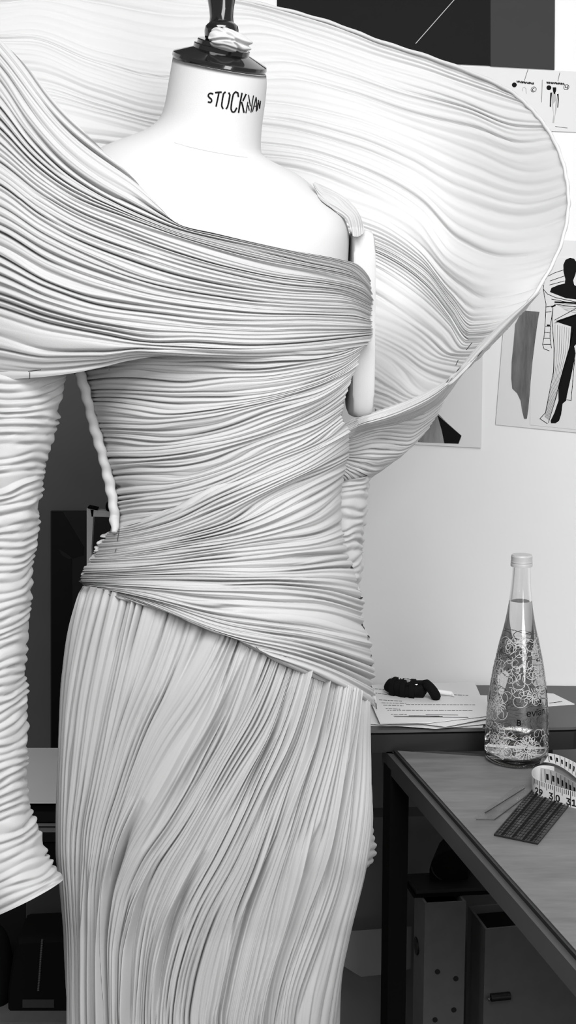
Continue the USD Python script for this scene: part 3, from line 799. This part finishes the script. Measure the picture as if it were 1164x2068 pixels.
for p in (bl * [1, 0, 1] + [-.2, yb - .05, 0], br * [1, 0, 1] + [-.06, yb - .05, 0]):
    obj('leg', box((p[0], p[1], 0), (p[0] + .03, p[1] + .03, DZ - 0.032), .002), 'edge_black', desk)

# papers on the desk
o = thing('paper_stack', 'loose stack of typed white sheets on the grey desk beside the gown', 'papers', onz(850, 1440, DZ))


def sheet(px, z, bend=0.0, name='paper_sheet'):
    pts = np.array([onz(x, y, z) for x, y in px])
    m = extrude(Polygon(pts[:, :2]), 0.0007)
    m.apply_translation([0, 0, z])
    return obj(name, m, 'paper', o)


sheet([(748, 1466), (975, 1470), (988, 1430), (760, 1430)], DZ + 0.0005)
sheet([(745, 1462), (880, 1472), (985, 1462), (985, 1405), (740, 1400)], DZ + 0.003)
sheet([(762, 1450), (900, 1468), (990, 1450), (962, 1385), (740, 1395)], DZ + 0.0065)
PZ = DZ + 0.009
sheet([(768, 1462), (870, 1460), (990, 1446), (958, 1378), (735, 1384)], PZ - 0.0007)


def qk(x, y):  # enlargement of (714,1350)-(1164,1750)
    return (714 + x / 2.587, 1350 + y / 2.587)


def q5(x, y):  # enlargement of (740,1350)-(940,1530)
    return (740 + x / 5.82, 1350 + y / 5.82)


def print_on(ls, w, z, m, name, parent):
    """flat print lying on a horizontal sheet"""
    pts = [LineString([tuple(onz(*p, z)[:2]) for p in l]).buffer(w / 2, cap_style=2) for l in ls]
    e = extrude(unary_union(pts), 0.0003)
    e.apply_translation([0, 0, z])
    return obj(name, e, m, parent)


wr = random.Random(9)


def words(x0, y0, x1, y1, z, q=q5):
    ls, t = [], 0.0
    L = math.hypot(x1 - x0, y1 - y0)
    while t < 1:
        n = wr.uniform(18, 60) / L
        a, b = t, min(1, t + n)
        ls.append([q(x0 + (x1 - x0) * a, y0 + (y1 - y0) * a), q(x0 + (x1 - x0) * b, y0 + (y1 - y0) * b)])
        t = b + 10 / L
    return ls


for (x0, y0, x1, y1) in [(100, 240, 230, 250), (110, 290, 260, 310), (150, 370, 420, 385), (180, 405, 470, 412), (200, 432, 440, 440), (470, 425, 1280, 428), (230, 470, 400, 480), (250, 492, 1250, 494), (290, 540, 480, 545), (840, 300, 1200, 318)]:
    print_on(words(x0, y0, x1, y1, PZ), 0.0022, PZ, 'grey_ink', 'typed_line', o)
print_on([[q5(320, 560), q5(900, 568)], [q5(700, 546), q5(1080, 548)], [q5(330, 570), q5(1200, 574)], [q5(500, 556), q5(860, 560)]], 0.0012, PZ, 'black_ink', 'typed_line', o)
o2 = thing('loose_paper', 'single white sheet lying on the grey desk right of the bottle', 'paper', onz(1125, 1410, DZ))
pts = np.array([onz(x, y, DZ) for x, y in [(1090, 1400), (1118, 1402), (1161, 1423), (1090, 1428)]])
m = extrude(Polygon(pts[:, :2]), 0.0012); m.apply_translation([0, 0, DZ])
obj('sheet', m, 'paper', o2)
print_on([[(1110, 1420), (1136, 1417)]], 0.0015, DZ + 0.0012, 'black_ink', 'written_line', o2)

# strapped black bundle on the papers
o = thing('strapped_bundle', 'black strapped pouch with pen poking out, lying on the papers', 'pouch', onz(820, 1405, PZ))
pc = np.array([onz(x, y, PZ) for x, y in [(783, 1397), (800, 1402), (830, 1406), (862, 1408)]]) + [0, 0, 0.011]
ax = cspline(pc, 40)
rr = np.interp(np.linspace(0, 1, 40), [0, .08, .3, .7, .93, 1], [.004, .0105, .0135, .0135, .011, .004])
obj('pouch', tube(ax, rr, 20, wob=lambda i, a: 1 + 0.08 * np.sin(3 * a + i * 0.3)), 'soft_black', o, smooth=True)
for k in (11, 20, 27):
    obj('strap', tube(ax[k - 2:k + 3], 0.0155, 20), 'soft_black', o, smooth=40)
bk = lambda x, y, z: onz(*q5(x, y), PZ) * [1, 1, 0] + [0, 0, PZ + z]
obj('strap_loop', tube(cspline([bk(440, 330, .016), bk(520, 345, .022), bk(640, 345, .024), bk(700, 350, .022), bk(770, 370, .016), bk(810, 370, .008), bk(815, 345, .003)], 40), np.interp(np.linspace(0, 1, 40), [0, .4, .5, .9, 1], [.003, .003, .0075, .0075, .004]), 10), 'soft_black', o, smooth=True)
obj('pen', tube([onz(*q5(580, 330), PZ) + [0, 0, .012], onz(*q5(1000, 325), PZ) + [0, 0, .004], onz(*q5(1035, 340), PZ) + [0, 0, .002]], [.0035, .0035, .001], 12), 'frame_white', o, smooth=40)
obj('buckle', cat_mesh([tube([bk(300, 290, .022), bk(390, 300, .024)], .003, 8), tube([bk(450, 320, .024), bk(520, 335, .022)], .004, 8), tube([bk(560, 340, .022), bk(600, 342, .020)], .004, 8)]), 'chrome', o, smooth=40)

# ------------------------------------------------------------------ bottle
B0 = onz(1043, 1534, TZ)
YB = B0[1]
bot = thing('water_bottle', 'glass water bottle with white cap and scrolled print on the wooden table', 'bottle', B0)
prof_px = [(1136, 17.5), (1150, 18), (1180, 19.5), (1213, 23), (1250, 29), (1290, 38), (1330, 47), (1370, 54), (1410, 59), (1450, 62), (1490, 63.5), (1520, 63.5), (1531, 61), (1534, 56)]


def zr(py, half):
    p = at(1043, py, YB)
    return half * mpp(py, YB), p[2]


P2 = [zr(*p) for p in prof_px][::-1]
P2[0] = (P2[0][0], TZ + 0.0006)
bz = np.array([p[1] for p in P2]); brd = np.array([p[0] for p in P2])
order = np.argsort(bz)
radius = PchipInterpolator(bz[order], brd[order])
zs = np.linspace(bz.min(), bz.max(), 60)
outer = [(radius(z), z) for z in zs]
inner = [(max(radius(z) - 0.0028, 0.002), z) for z in np.linspace(bz.min() + 0.012, bz.max(), 60)]
gl = lathe([(0, bz.min() + 0.004), (0.02, bz.min() + 0.003), (0.032, bz.min())] + outer + inner[::-1] + [(0.02, bz.min() + 0.010), (0, bz.min() + 0.010)], 72)
gl.apply_translation([B0[0], B0[1], 0])
obj('glass', gl, 'glass', bot, smooth=50)
wz = at(1043, 1213, YB)[2]
wt = lathe([(0, bz.min() + 0.0098), (0.02, bz.min() + 0.0098)] + [(max(radius(z) - 0.0024, 0.002), z) for z in np.linspace(bz.min() + 0.0122, wz, 50)] + [(0, wz)], 72)
wt.apply_translation([B0[0], B0[1], 0])
obj('water', wt, 'water', bot, smooth=50)
cz0, cz1 = at(1043, 1143, YB)[2], at(1043, 1120, YB)[2]
cr = 22 * mpp(1130, YB)
cp = [(0.6 * cr, cz0), (cr, cz0), (cr * 1.01, cz0 + .003), (cr * .97, cz0 + .0045), (cr * 1.0, cz0 + .006), (cr * .96, cz0 + .0075), (cr * .98, cz1 - .002), (cr * .9, cz1), (0, cz1)]
c = lathe(cp, 60); c.apply_translation([B0[0], B0[1], 0])
obj('cap', c, 'cap_white', bot, smooth=30)
phi_cam = math.atan2(-B0[1], -B0[0])


def on_bottle(th_, z, lift=0.0004):
    r = radius(np.clip(z, bz.min(), bz.max())) + lift
    return np.stack([B0[0] + r * np.cos(phi_cam + th_), B0[1] + r * np.sin(phi_cam + th_), z], -1)


def bribbon(th_, z, w):
    """a printed stroke on the glass; th_ measured from the side facing the camera, to the right in the picture"""
    th_, z = np.asarray(th_, float), np.asarray(z, float)
    r = radius(np.clip(z, bz.min(), bz.max()))
    x = th_ * r
    t = np.stack([np.gradient(x), np.gradient(z)], 1); t /= np.linalg.norm(t, axis=1, keepdims=True) + 1e-12
    w = np.broadcast_to(w, (len(z),))
    nx, nzv = -t[:, 1] * w / 2, t[:, 0] * w / 2
    A = on_bottle((x + nx) / r, z + nzv); Bv = on_bottle((x - nx) / r, z - nzv)
    return grid(np.stack([A, Bv], 1))


pr = np.random.default_rng(12)
zlo, zhi = bz.min() + 0.012, at(1043, 1285, YB)[2]
scr = []
for k in range(540):                                     # scrolls, leaves and sprays all round
    a0 = pr.uniform(-math.pi, math.pi)
    zc = pr.uniform(zlo + .006, zhi)
    if abs(a0 - 0.4) < 0.95 and abs(zc - (at(1043, 1434, YB)[2])) < 0.02:
        continue
    rr_ = pr.uniform(.004, .0125)
    tt = np.linspace(0, pr.uniform(1.2, 2.6) * math.pi, 26)
    sgn = pr.choice([-1, 1])
    rad = rr_ * (1 - 0.28 * tt / tt[-1] * tt[-1] / 5)
    rad = rr_ * np.exp(-0.22 * tt)
    ph = pr.uniform(0, 6.28)
    rb_ = radius(np.clip(zc, bz.min(), bz.max()))
    scr.append(bribbon(a0 + sgn * rad * np.cos(tt + ph) / rb_, np.clip(zc + rad * np.sin(tt + ph), zlo, zhi + .004), np.linspace(.0009, .0004, 26)))
for a0, zc, n, r0, r1 in [(0.35, bz.min() + .03, 22, .006, .016), (-0.45, bz.min() + .028, 14, .004, .010), (2.4, bz.min() + .03, 20, .006, .016), (-2.2, bz.min() + .06, 18, .005, .014), (-.7, bz.min() + .085, 16, .004, .011), (.6, bz.min() + .1, 16, .004, .011)]:
    for k in range(n):
        ph = 2 * math.pi * k / n
        rb_ = radius(zc)
        s2 = np.linspace(r0, r1, 6)
        scr.append(bribbon(a0 + s2 * np.cos(ph) / rb_, np.maximum(zc + s2 * np.sin(ph), zlo), np.linspace(.0006, .0013, 6)))
    tt = np.linspace(0, 2 * math.pi, 24)
    scr.append(bribbon(a0 + r0 * .8 * np.cos(tt) / radius(zc), zc + r0 * .8 * np.sin(tt), .001))
for zz in (zhi, bz.min() + .02):
    tt = np.linspace(-math.pi, math.pi, 120)
    scr.append(bribbon(tt, zz + 0.003 * np.sin(tt * 6), .0008))
obj('scroll_print', cat_mesh(scr), 'glass_print', bot, kind='stuff')


def bottle_text(s, px0, py0, h_px, m, name, bold=False):
    h = h_px * mpp(py0, YB)
    me = meshkit.text_mesh(s, h, 0.0003, bold)
    z0 = at(px0, py0, YB)[2]
    rb_ = radius(z0)
    a0 = math.asin(np.clip((px0 - 1043 - 1) * mpp(py0, YB) / rb_, -1, 1))
    v = me.vertices
    for _ in range(1):
        me = me.subdivide_to_size(0.004) if hasattr(me, 'subdivide_to_size') else me
    v = me.vertices
    w = on_bottle(a0 + v[:, 0] / radius(np.clip(z0 + v[:, 1], bz.min(), bz.max())), z0 + v[:, 1], 0.0006)
    obj(name, trimesh.Trimesh(w, me.faces, process=False), m, bot)


bottle_text('evian', 1061, 1429, 13.5, 'black_ink', 'printed_name')
bottle_text('B', 1042, 1446, 11, 'black_ink', 'printed_word', True)
bottle_text('ALMAIN', 1052, 1446, 11, 'grey_ink', 'printed_word')
mz = at(1043, 1410, YB)[2]
obj('mountain_mark', cat_mesh([bribbon(np.array(t) , mz + np.array(z), .0022) for t, z in [([.72, .76], [0, .006]), ([.76, .80], [.006, .001]), ([.80, .84], [.001, .008]), ([.84, .89], [.008, 0])]]), 'black_ink', bot)

# ------------------------------------------------------------------ tape measure and rulers on the table
tape = thing('tape_measure', 'looped dressmaker tape measure with numbers, lying beside the bottle', 'tape measure', onz(1110, 1605, TZ))


def strip(bottom, top_, thick=0.0006, n=60):
    b, t = cspline(bottom, n), cspline(top_, n)
    nrm = np.cross(np.gradient(b, axis=0), t - b); nrm /= np.linalg.norm(nrm, axis=1, keepdims=True)
    ring = np.stack([b, t, t + nrm * thick, b + nrm * thick, b], 1)
    return grid(ring), b, t, nrm


up = np.array([0, 0, 1.0])
fb = [onz(x, y, TZ) for x, y in [(1120, 1580), (1085, 1580), (1076, 1597), (1084, 1606), (1110, 1616), (1140, 1626), (1190, 1638)]]
Wt = 0.0215
ft = [p + up * Wt * 0.93 + np.array([0, .004, 0]) for p in fb]
sm, sb, st, sn = strip(fb, ft, 0.0006, 90)
obj('tape_loop', sm, 'tape_cloth', tape, smooth=40)


def on_strip(sb, st, sn, fwd=1.0):
    L = np.r_[0, np.cumsum(np.linalg.norm(np.diff(sb, axis=0), axis=1))]
    eye = np.array([0, 0, EYE])

    def f(x, y, lift=0.0009):
        x, y = np.asarray(x, float), np.asarray(y, float)
        B = np.stack([np.interp(x, L, sb[:, k]) for k in range(3)], -1)
        Tt = np.stack([np.interp(x, L, st[:, k]) for k in range(3)], -1)
        Nn = np.stack([np.interp(x, L, sn[:, k]) for k in range(3)], -1)
        Nn = Nn * np.sign((Nn * (eye - B)).sum(-1, keepdims=True))
        return B + (Tt - B) * y[..., None] + Nn * np.asarray(lift)[..., None]
    return f, L


fs, Ls_ = on_strip(sb, st, sn)


def strip_near(sb, px, py):
    d = eyepx(sb) - np.array([px, py])
    return int(np.argmin((d ** 2).sum(1)))


x30 = Ls_[strip_near(sb, 1121, 1620)]
inch = 0.0254
ticks = []
for k in range(-12, 30):
    x = x30 + (k / 8) * inch * 0.93
    if x > Ls_[-1] or x < Ls_[12]:
        continue
    ln = 0.98 - (0.95 if k % 8 == 0 else 0.42 if k % 4 == 0 else 0.28)
    ww = 0.0004 if k % 8 else 0.0005
    ticks.append(grid(fs(np.array([[x - ww, x + ww]] * 2), np.array([[ln] * 2, [0.98] * 2]))))
obj('tape_ticks', cat_mesh(ticks), 'black_ink', tape)
for s, k in (('29', -1), ('3', -.12), ('0', .14), ('31', 1)):
    me = meshkit.text_mesh(s, 0.0082, 0.0002, True)
    w = np.ptp(me.vertices[:, 0])
    x = x30 + k * inch * 0.93 - w / 2 - (0.002 if s == '29' else 0) + (0.001 if s == '0' else -0.003 if s == '3' else 0)
    obj('tape_number', trimesh.Trimesh(fs(x + me.vertices[:, 0], 0.12 + me.vertices[:, 1] / Wt, 0.001 + me.vertices[:, 2]), me.faces, process=False), 'black_ink', tape)
# upper run, lying over, and the inner run of the loop
ub = [onz(x, y, TZ + 0.006) for x, y in [(1088, 1540), (1112, 1541), (1135, 1550), (1160, 1568), (1190, 1590)]]
ut = [onz(x, y, TZ + 0.012) for x, y in [(1086, 1523), (1112, 1522), (1138, 1529), (1165, 1542), (1195, 1558)]]
um, ub_, ut_, un_ = strip(ub, ut, 0.0006, 60)
obj('tape_loop', um, 'tape_cloth', tape, smooth=40)
ib = [onz(x, y, TZ) for x, y in [(1096, 1582), (1125, 1590), (1150, 1604), (1185, 1622)]]
it = [p + up * 0.018 + np.array([0, .008, 0]) for p in ib]
im_, ib_, it_, in_ = strip(ib, it, 0.0006, 50)
obj('tape_loop', im_, 'tape_back', tape, smooth=40)
for (a, b, n_, cnt) in ((ub_, ut_, un_, 11), (ib_, it_, in_, 9)):
    f_, L_ = on_strip(a, b, n_)
    bars = []
    for k in range(cnt):
        x = L_[-1] * (k + .5) / cnt
        bars.append(grid(f_(np.array([[x - .0004, x + .0004]] * 2), np.array([[0.05] * 2, [0.95] * 2]))))
        x2 = x + 0.35 * L_[-1] / cnt
        bars.append(grid(f_(np.array([[x2 - .0018, x2 + .0018]] * 2), np.array([[0.3] * 2, [0.68] * 2]))))
    obj('tape_ticks', cat_mesh(bars), 'black_ink', tape)

ruler = thing('clear_ruler', 'clear gridded pattern ruler on the table in front of the tape measure', 'ruler', onz(1060, 1670, TZ))
rc = [onz(x, y, TZ) for x, y in [(999, 1688), (1086, 1706), (1172, 1600), (1082, 1590)]]
rz = 0.0018
m = extrude(Polygon([p[:2] for p in rc]), rz); m.apply_translation([0, 0, TZ + 0.0003])
obj('ruler_blade', m, 'clear_plastic', ruler)
A, Bq, Cq, Dq = rc
gl_ = []
for k in range(1, 12):
    t = k / 12
    a, b = A + (Bq - A) * t, Dq + (Cq - Dq) * t
    gl_.append(LineString([a[:2], b[:2]]).buffer(0.0013 if k in (2, 5, 8, 10) else 0.00025, cap_style=2))
for k in range(1, 22):
    t = k / 22
    a, b = A + (Dq - A) * t, Bq + (Cq - Bq) * t
    gl_.append(LineString([a[:2], b[:2]]).buffer(0.0002, cap_style=2))
m = extrude(unary_union(gl_), 0.0003); m.apply_translation([0, 0, TZ + 0.0003 + rz])
obj('ruler_grid', m, 'black_ink', ruler)
m = extrude(Polygon([p[:2] for p in rc]).buffer(0.0006).difference(Polygon([p[:2] for p in rc]).buffer(-0.0006)), rz + .0003); m.apply_translation([0, 0, TZ + 0.0003])
obj('ruler_edge', m, 'edge_black', ruler)
ruler2 = thing('clear_ruler', 'second clear ruler, faint, lying left of the gridded one on the table', 'ruler', onz(1010, 1630, TZ))
rc = [onz(x, y, TZ) for x, y in [(958, 1654), (1000, 1655), (1072, 1600), (1062, 1586), (1040, 1592)]]
MAT['clear_film'] = usdkit.material(stage, '/World/Looks/clear_film', {
    't': ('transparent_bsdf', {'color': g(0.95)}), 'g': ('glossy_bsdf', {'color': g(0.9), 'roughness': 0.08}), 'm': ('mix_closure', {'fac': 0.05})},
    [('t.BSDF', 'm.closure1'), ('g.BSDF', 'm.closure2')], surface='m.closure')
m = extrude(Polygon([p[:2] for p in rc]), 0.0012); m.apply_translation([0, 0, TZ + 0.0003])
obj('ruler_blade', m, 'clear_film', ruler2)
print_on([[(980, 1642), (1060, 1592)], [(962, 1655), (1000, 1656)], [(1000, 1655), (1066, 1606)]], 0.0012, TZ + 0.0016, 'edge_black', 'ruler_edge', ruler2)

# ------------------------------------------------------------------ under the table: file boxes, pouch, folder, carton
def file_box(name, label, FL, FR, BL, zt, front_holes, side_hole, slot=None, lid=0.05):
    fl, fr, bl_ = onz(*FL, zt), onz(*FR, zt), onz(*BL, zt)
    ex, ey = fr - fl, bl_ - fl
    wx, wy = np.linalg.norm(ex), np.linalg.norm(ey)
    ex, ey = ex / wx, ey / wy
    o = thing(name, label, 'file box', fl * [1, 1, 0])
    t = 0.004
    Kb = lambda a0, a1, b0, b1, z0, z1: hull([fl + ex * a + ey * b + np.array([0, 0, z - zt]) for a in (a0, a1) for b in (b0, b1) for z in (z0, z1)])
    obj('front_panel', Kb(0, wx, 0, t, 0, zt), 'binder_grey', o)
    obj('side_panel', Kb(0, t, t, wy, 0, zt), 'binder_grey', o)
    obj('side_panel', Kb(wx - t, wx, t, wy, 0, zt), 'binder_grey', o)
    obj('back_panel', Kb(t, wx - t, wy - t, wy, 0, zt), 'binder_grey', o)
    obj('bottom_panel', Kb(t, wx - t, t, wy - t, 0, t), 'binder_grey', o)
    obj('contents', Kb(t, wx - t, t + .001, wy - t - .001, t, zt - 0.012), 'soft_black', o, label='dark papers inside')
    nf = np.cross(ex, [0, 0, 1.0]); nf /= np.linalg.norm(nf)
    nf *= np.sign(nf @ (np.array([0, 0, EYE]) - fl))
    for (x, z) in front_holes:
        p = fl + ex * x + np.array([0, 0, z - zt])
        d = trimesh.creation.cylinder(0.0048, 0.003, sections=20)
        d.apply_transform(trimesh.geometry.align_vectors([0, 0, 1], nf)); d.apply_translation(p)
        obj('rivet', d, 'edge_black', o, smooth=30)
    if slot:
        x, z, w = slot
        pts = [fl + ex * (x + s * w / 2) + np.array([0, 0, z - zt]) + nf * .001 for s in (-1, 1)]
        obj('handle', tube(np.linspace(pts[0], pts[1], 8), 0.0075, 14), 'edge_black', o, smooth=40)
        obj('handle_rim', tube([pts[0] + nf * .006, pts[0] + nf * .0075], .004, 10), 'chrome', o, smooth=40)
    if side_hole:
        y, z = side_hole
        ns = -ex
        p = fl + ey * y + np.array([0, 0, z - zt])
        d = trimesh.creation.cylinder(0.012, 0.003, sections=28)
        d.apply_scale([1.0, 2.0 if False else 1.0, 1.0])
        M = trimesh.geometry.align_vectors([0, 0, 1], ns); d.apply_transform(M); d.apply_translation(p)
        obj('finger_hole', d, 'edge_black', o, smooth=30, label='dark round finger hole')
    return fl, ex, ey, wx, wy


ZB = 0.455
b1 = file_box('file_box', 'grey file box with rivets under the table, left of the one with a handle', (859, 1825), (942, 1821), (838, 1794), ZB,
              [], None)
fl, ex, ey, wx, wy = b1


def on_front(fl, ex, px, py):
    """(x along front, z) of a picture point on the vertical front plane"""
    d = np.array([(px - 582) / FPX, CP + (1034 - py) / FPX * SP, -SP + (1034 - py) / FPX * CP])
    n = np.cross(ex, [0, 0, 1.0])
    o_ = np.array([0, 0, EYE])
    t = ((fl - o_) @ n) / (d @ n)
    p = o_ + t * d
    return (p - fl) @ ex, p[2], p


used_box = stage.GetPrimAtPath('/World/file_box')


def add_disc(prim, p, nrm, r, m, name, sx=1.0, label=None):
    d = trimesh.creation.cylinder(r, 0.003, sections=24)
    d.apply_scale([1, 1, 1])
    d.apply_transform(trimesh.geometry.align_vectors([0, 0, 1], nrm)); d.apply_translation(p)
    obj(name, d, m, prim, smooth=30, label=label)


nf = np.cross(ex, [0, 0, 1.0]); nf *= np.sign(nf @ (np.array([0, 0, EYE]) - fl))
for px, py in [(884, 1962), (921, 1976), (917, 2039), (879, 2059)]:
    add_disc(used_box, on_front(fl, ex, px, py)[2], nf, 0.0040, 'edge_black', 'rivet')
_, _, ph_ = on_front(fl, ey, 842, 1910)
add_disc(used_box, ph_, -ex, 0.014, 'edge_black', 'finger_hole', label='dark round finger hole')
b2 = file_box('file_box', 'grey file box with black handle under the table, nearest the right edge', (981, 1877), (1190, 1858), (946, 1830), 0.415, [], None)
fl2, ex2 = b2[0], b2[1]
ubox2 = stage.GetPrimAtPath('/World/file_box_001')
nf2 = np.cross(ex2, [0, 0, 1.0]); nf2 *= np.sign(nf2 @ (np.array([0, 0, EYE]) - fl2))
h0, h1 = on_front(fl2, ex2, 990, 2013)[2] + nf2 * .003, on_front(fl2, ex2, 1029, 2009)[2] + nf2 * .003
obj('handle', tube(np.linspace(h0, h1, 8), 0.0062, 14), 'edge_black', ubox2, smooth=40)
obj('handle_rim', tube([h0 + nf2 * .004 - ex2 * .004, h0 + nf2 * .006 - ex2 * .002], .0035, 10), 'chrome', ubox2, smooth=40, label='bright metal end of the handle')

o = thing('folder', 'black folder lying across the riveted file box', 'folder', fl + [0, 0, 0.001])
obj('cover', hull([fl + ex * a + ey * b + np.array([0, 0, z]) for a in (-.012, wx + .05) for b in (wy * .35, wy * 1.5) for z in (.001, .006)]), 'soft_black', o)
obj('cover', hull([fl + ex * a + ey * b + np.array([0, 0, z]) for a in (-.008, wx + .05) for b in (wy * .38, wy * 1.5) for z in (.0065, .012)]), 'edge_black', o)
pz_ = fl + ey * wy * 1.1
YP = pz_[1]
o = thing('rounded_case', 'black case with rounded top standing on the folder behind the file box', 'case', pz_ + [0, 0, .012])
pp_ = [(868, 1786), (868, 1755), (873, 1738), (884, 1727), (900, 1719), (920, 1715), (944, 1714), (946, 1720), (945, 1782)]
pf = np.array([at(x, y, YP) for x, y in pp_]); pb = pf + [0.02, 0.07, 0]
obj('shell', hull(np.vstack([pf, pb])), 'soft_black', o, smooth=30)
obj('seam', tube(cspline([at(x, y, YP - .001) for x, y in [(872, 1748), (874, 1760), (884, 1772), (906, 1781)]], 20), .0012, 6), 'edge_black', o)

o = thing('carton', 'pale cardboard sheet propped behind the black table leg', 'cardboard', at(760, 1970, 2.12))
YC = 2.05
cpz = [(660, 1884), (832, 1871), (830, 1956), (805, 1954), (800, 1965), (730, 1973), (700, 1950), (660, 1930)]
obj('board', trimesh.Trimesh(*[x for x in meshkit.arrays(hull(np.vstack([[at(x, y, YC) for x, y in cpz], [at(x, y, YC + .006) for x, y in cpz]])))[:2]]), 'card_white', o)

# low shelf bar seen under the table
o = thing('low_rail', 'dark grey rail running below the side desk', 'rail', at(800, 1640, 2.0))
obj('rail', hull([at(x, y, Y) for x, y in ((700, 1633), (700, 1652), (868, 1629), (868, 1648)) for Y in (1.97, 1.98)]), 'steel_frame', o)

# ------------------------------------------------------------------ left background
FY = 3.29
o = thing('dark_picture', 'tall black framed print on the dark wall, left of the gown', 'picture', at(170, 1280, FY))
flat([(104, 1031), (260, 1031), (260, 1520), (104, 1520)], FY, 0.012, 'dark_print_mid', 'backing', o)
flat([(105, 1033), (126, 1033), (170, 1106), (168, 1122), (145, 1128), (146, 1518), (105, 1518)], FY - 0.012, 0.0015, 'dark_print', 'dark_shape', o)
flat([(118, 1108), (135, 1118), (146, 1127), (140, 1129), (126, 1122)], FY - 0.0135, 0.001, 'dark_print_mid', 'pale_streak', o)
WX = 2.64
o = thing('picture_frame', 'narrow white frame leaning in front of the dark print, beside the waist', 'frame', at(200, 1100, WX))
flat([(178, 1023), (192, 1025), (188, 1100), (187, 1510), (178, 1510)], WX, 0.02, 'frame_white', 'upright', o)
flat([(186, 1026), (250, 1031), (250, 1042), (188, 1040)], WX, 0.02, 'frame_white', 'crossbar', o)
flat([(190, 1030), (250, 1034), (250, 1036), (190, 1032)], WX - .02, 0.002, 'shelf_light', 'groove', o)
flat(unary_union([affinity.rotate(affinity.scale(Point(224, 1018).buffer(1), 7, 11), 10), lines([[(181, 1021), (200, 1025)]], 3)]), WX - 0.0, 0.026, 'soft_black', 'clip', o, 'small black clip')

o = thing('low_cabinet', 'low cabinet with pale top and dark drawers between sleeve and skirt', 'cabinet', at(90, 1620, 2.37))
CY = 2.37
flatbox = lambda x0, x1, y0, y1, Y0, Y1: hull([p for x in (x0, x1) for y in (y0, y1) for p in (at(x, y, Y0), at(x, y, Y0) + [0, Y1 - Y0, 0])])
zc_ = at(0, 1619, CY)[2]
yb_ = float(onz(0, 1510, zc_)[1])
obj('top', flatbox(-60, 300, 1619, 1623, CY, yb_), 'shelf_light', o)
obj('top_lip', flatbox(-60, 300, 1619, 1623, CY - .004, CY), 'frame_white', o, label='bright front edge')
for y0, y1, m_, nm in [(1624, 1640, 'soft_black', 'gap'), (1640, 1660, 'poster_dark', 'drawer'), (1661, 1664, 'soft_black', 'gap'), (1664, 1669, 'grey_wall', 'drawer_lip'), (1669, 1673, 'soft_black', 'gap'), (1673, 1681, 'grey_wall', 'drawer_lip'),
                       (1682, 1700, 'poster_dark', 'drawer'), (1700, 1770, 'soft_black', 'gap')]:
    obj(nm, flatbox(-60, 300, y0, y1, CY + (.006 if nm == 'gap' else 0), yb_ - .01), m_, o)
obj('lower_panel', flatbox(52, 300, 1771, 2260, CY, yb_ - .01), 'poster_mid', o)
obj('lower_panel', flatbox(-60, 51, 1771, 2260, CY, yb_ - .01), 'poster_dark', o, label='darker lower panel')

# black zipped bag
BYG = 2.25
o = thing('zipped_bag', 'black bag with vertical zip and grey label, bottom left corner', 'bag', at(80, 2050, BYG))
zb = lambda x, y: (x / 3.88, 1768 + y / 3.88)
bp = [zb(*p) for p in [(60, 1100), (58, 900), (95, 650), (140, 490), (170, 478), (330, 475), (480, 466), (620, 466), (680, 520), (720, 700), (720, 1100)]]
rings = []
cx, cy = 95, 1968
for s, d in ((0.90, -0.012), (0.97, -0.004), (1.0, 0.01), (1.0, .09)):
    rings.append(np.array([at(cx + (x - cx) * s, cy + (y - cy) * s, BYG) + [0, d, 0] for x, y in bp]))
obj('body', hull(np.vstack(rings)), 'soft_black', o, smooth=35)
zl = [zb(332, 500), zb(320, 640), zb(310, 780), zb(300, 900)]
zt_ = cspline([at(x, y, BYG - .0135) for x, y in zl], 60)
obj('zip', tube(zt_, 0.0016, 6, wob=lambda i, a: 1 + 0.5 * (i % 2) + 0 * a), 'steel_frame', o)
flat([zb(178, 972), zb(425, 972), zb(425, 1032), zb(178, 1032)], BYG - .012, .002, 'poster_mid', 'label_patch', o, 'grey woven label')
o = thing('white_bundle', 'small pale bundle showing behind the black bag, beside the skirt', 'bundle', at(124, 1880, 2.4))
s = trimesh.creation.icosphere(3, 1.0); s.vertices = s.vertices * (1 + .3 * (N3(s.vertices * 2 + 4, 2) - .5))[:, None] * np.array([.03, .03, .014]) + at(124, 1886, 2.325)
obj('cloth', s, 'card_white', o, smooth=True)
o = thing('black_sack', 'black sack at the left edge beside the zipped bag', 'sack', at(0, 1990, 2.3))
s = trimesh.creation.icosphere(4, 1.0); s.vertices = s.vertices * (1 + .25 * (N3(s.vertices * 1.6 + 2, 8) - .5))[:, None] * np.array([.045, .05, .11]) + at(-20, 1975, 2.29)
obj('cloth', s, 'soft_black', o, smooth=True)
o = thing('plinth', 'grey low board under the black bag at the bottom left', 'board', at(80, 2060, 2.3))
obj('board', flatbox(-60, 300, 2064, 2110, 2.2, 2.36), 'binder_grey', o)
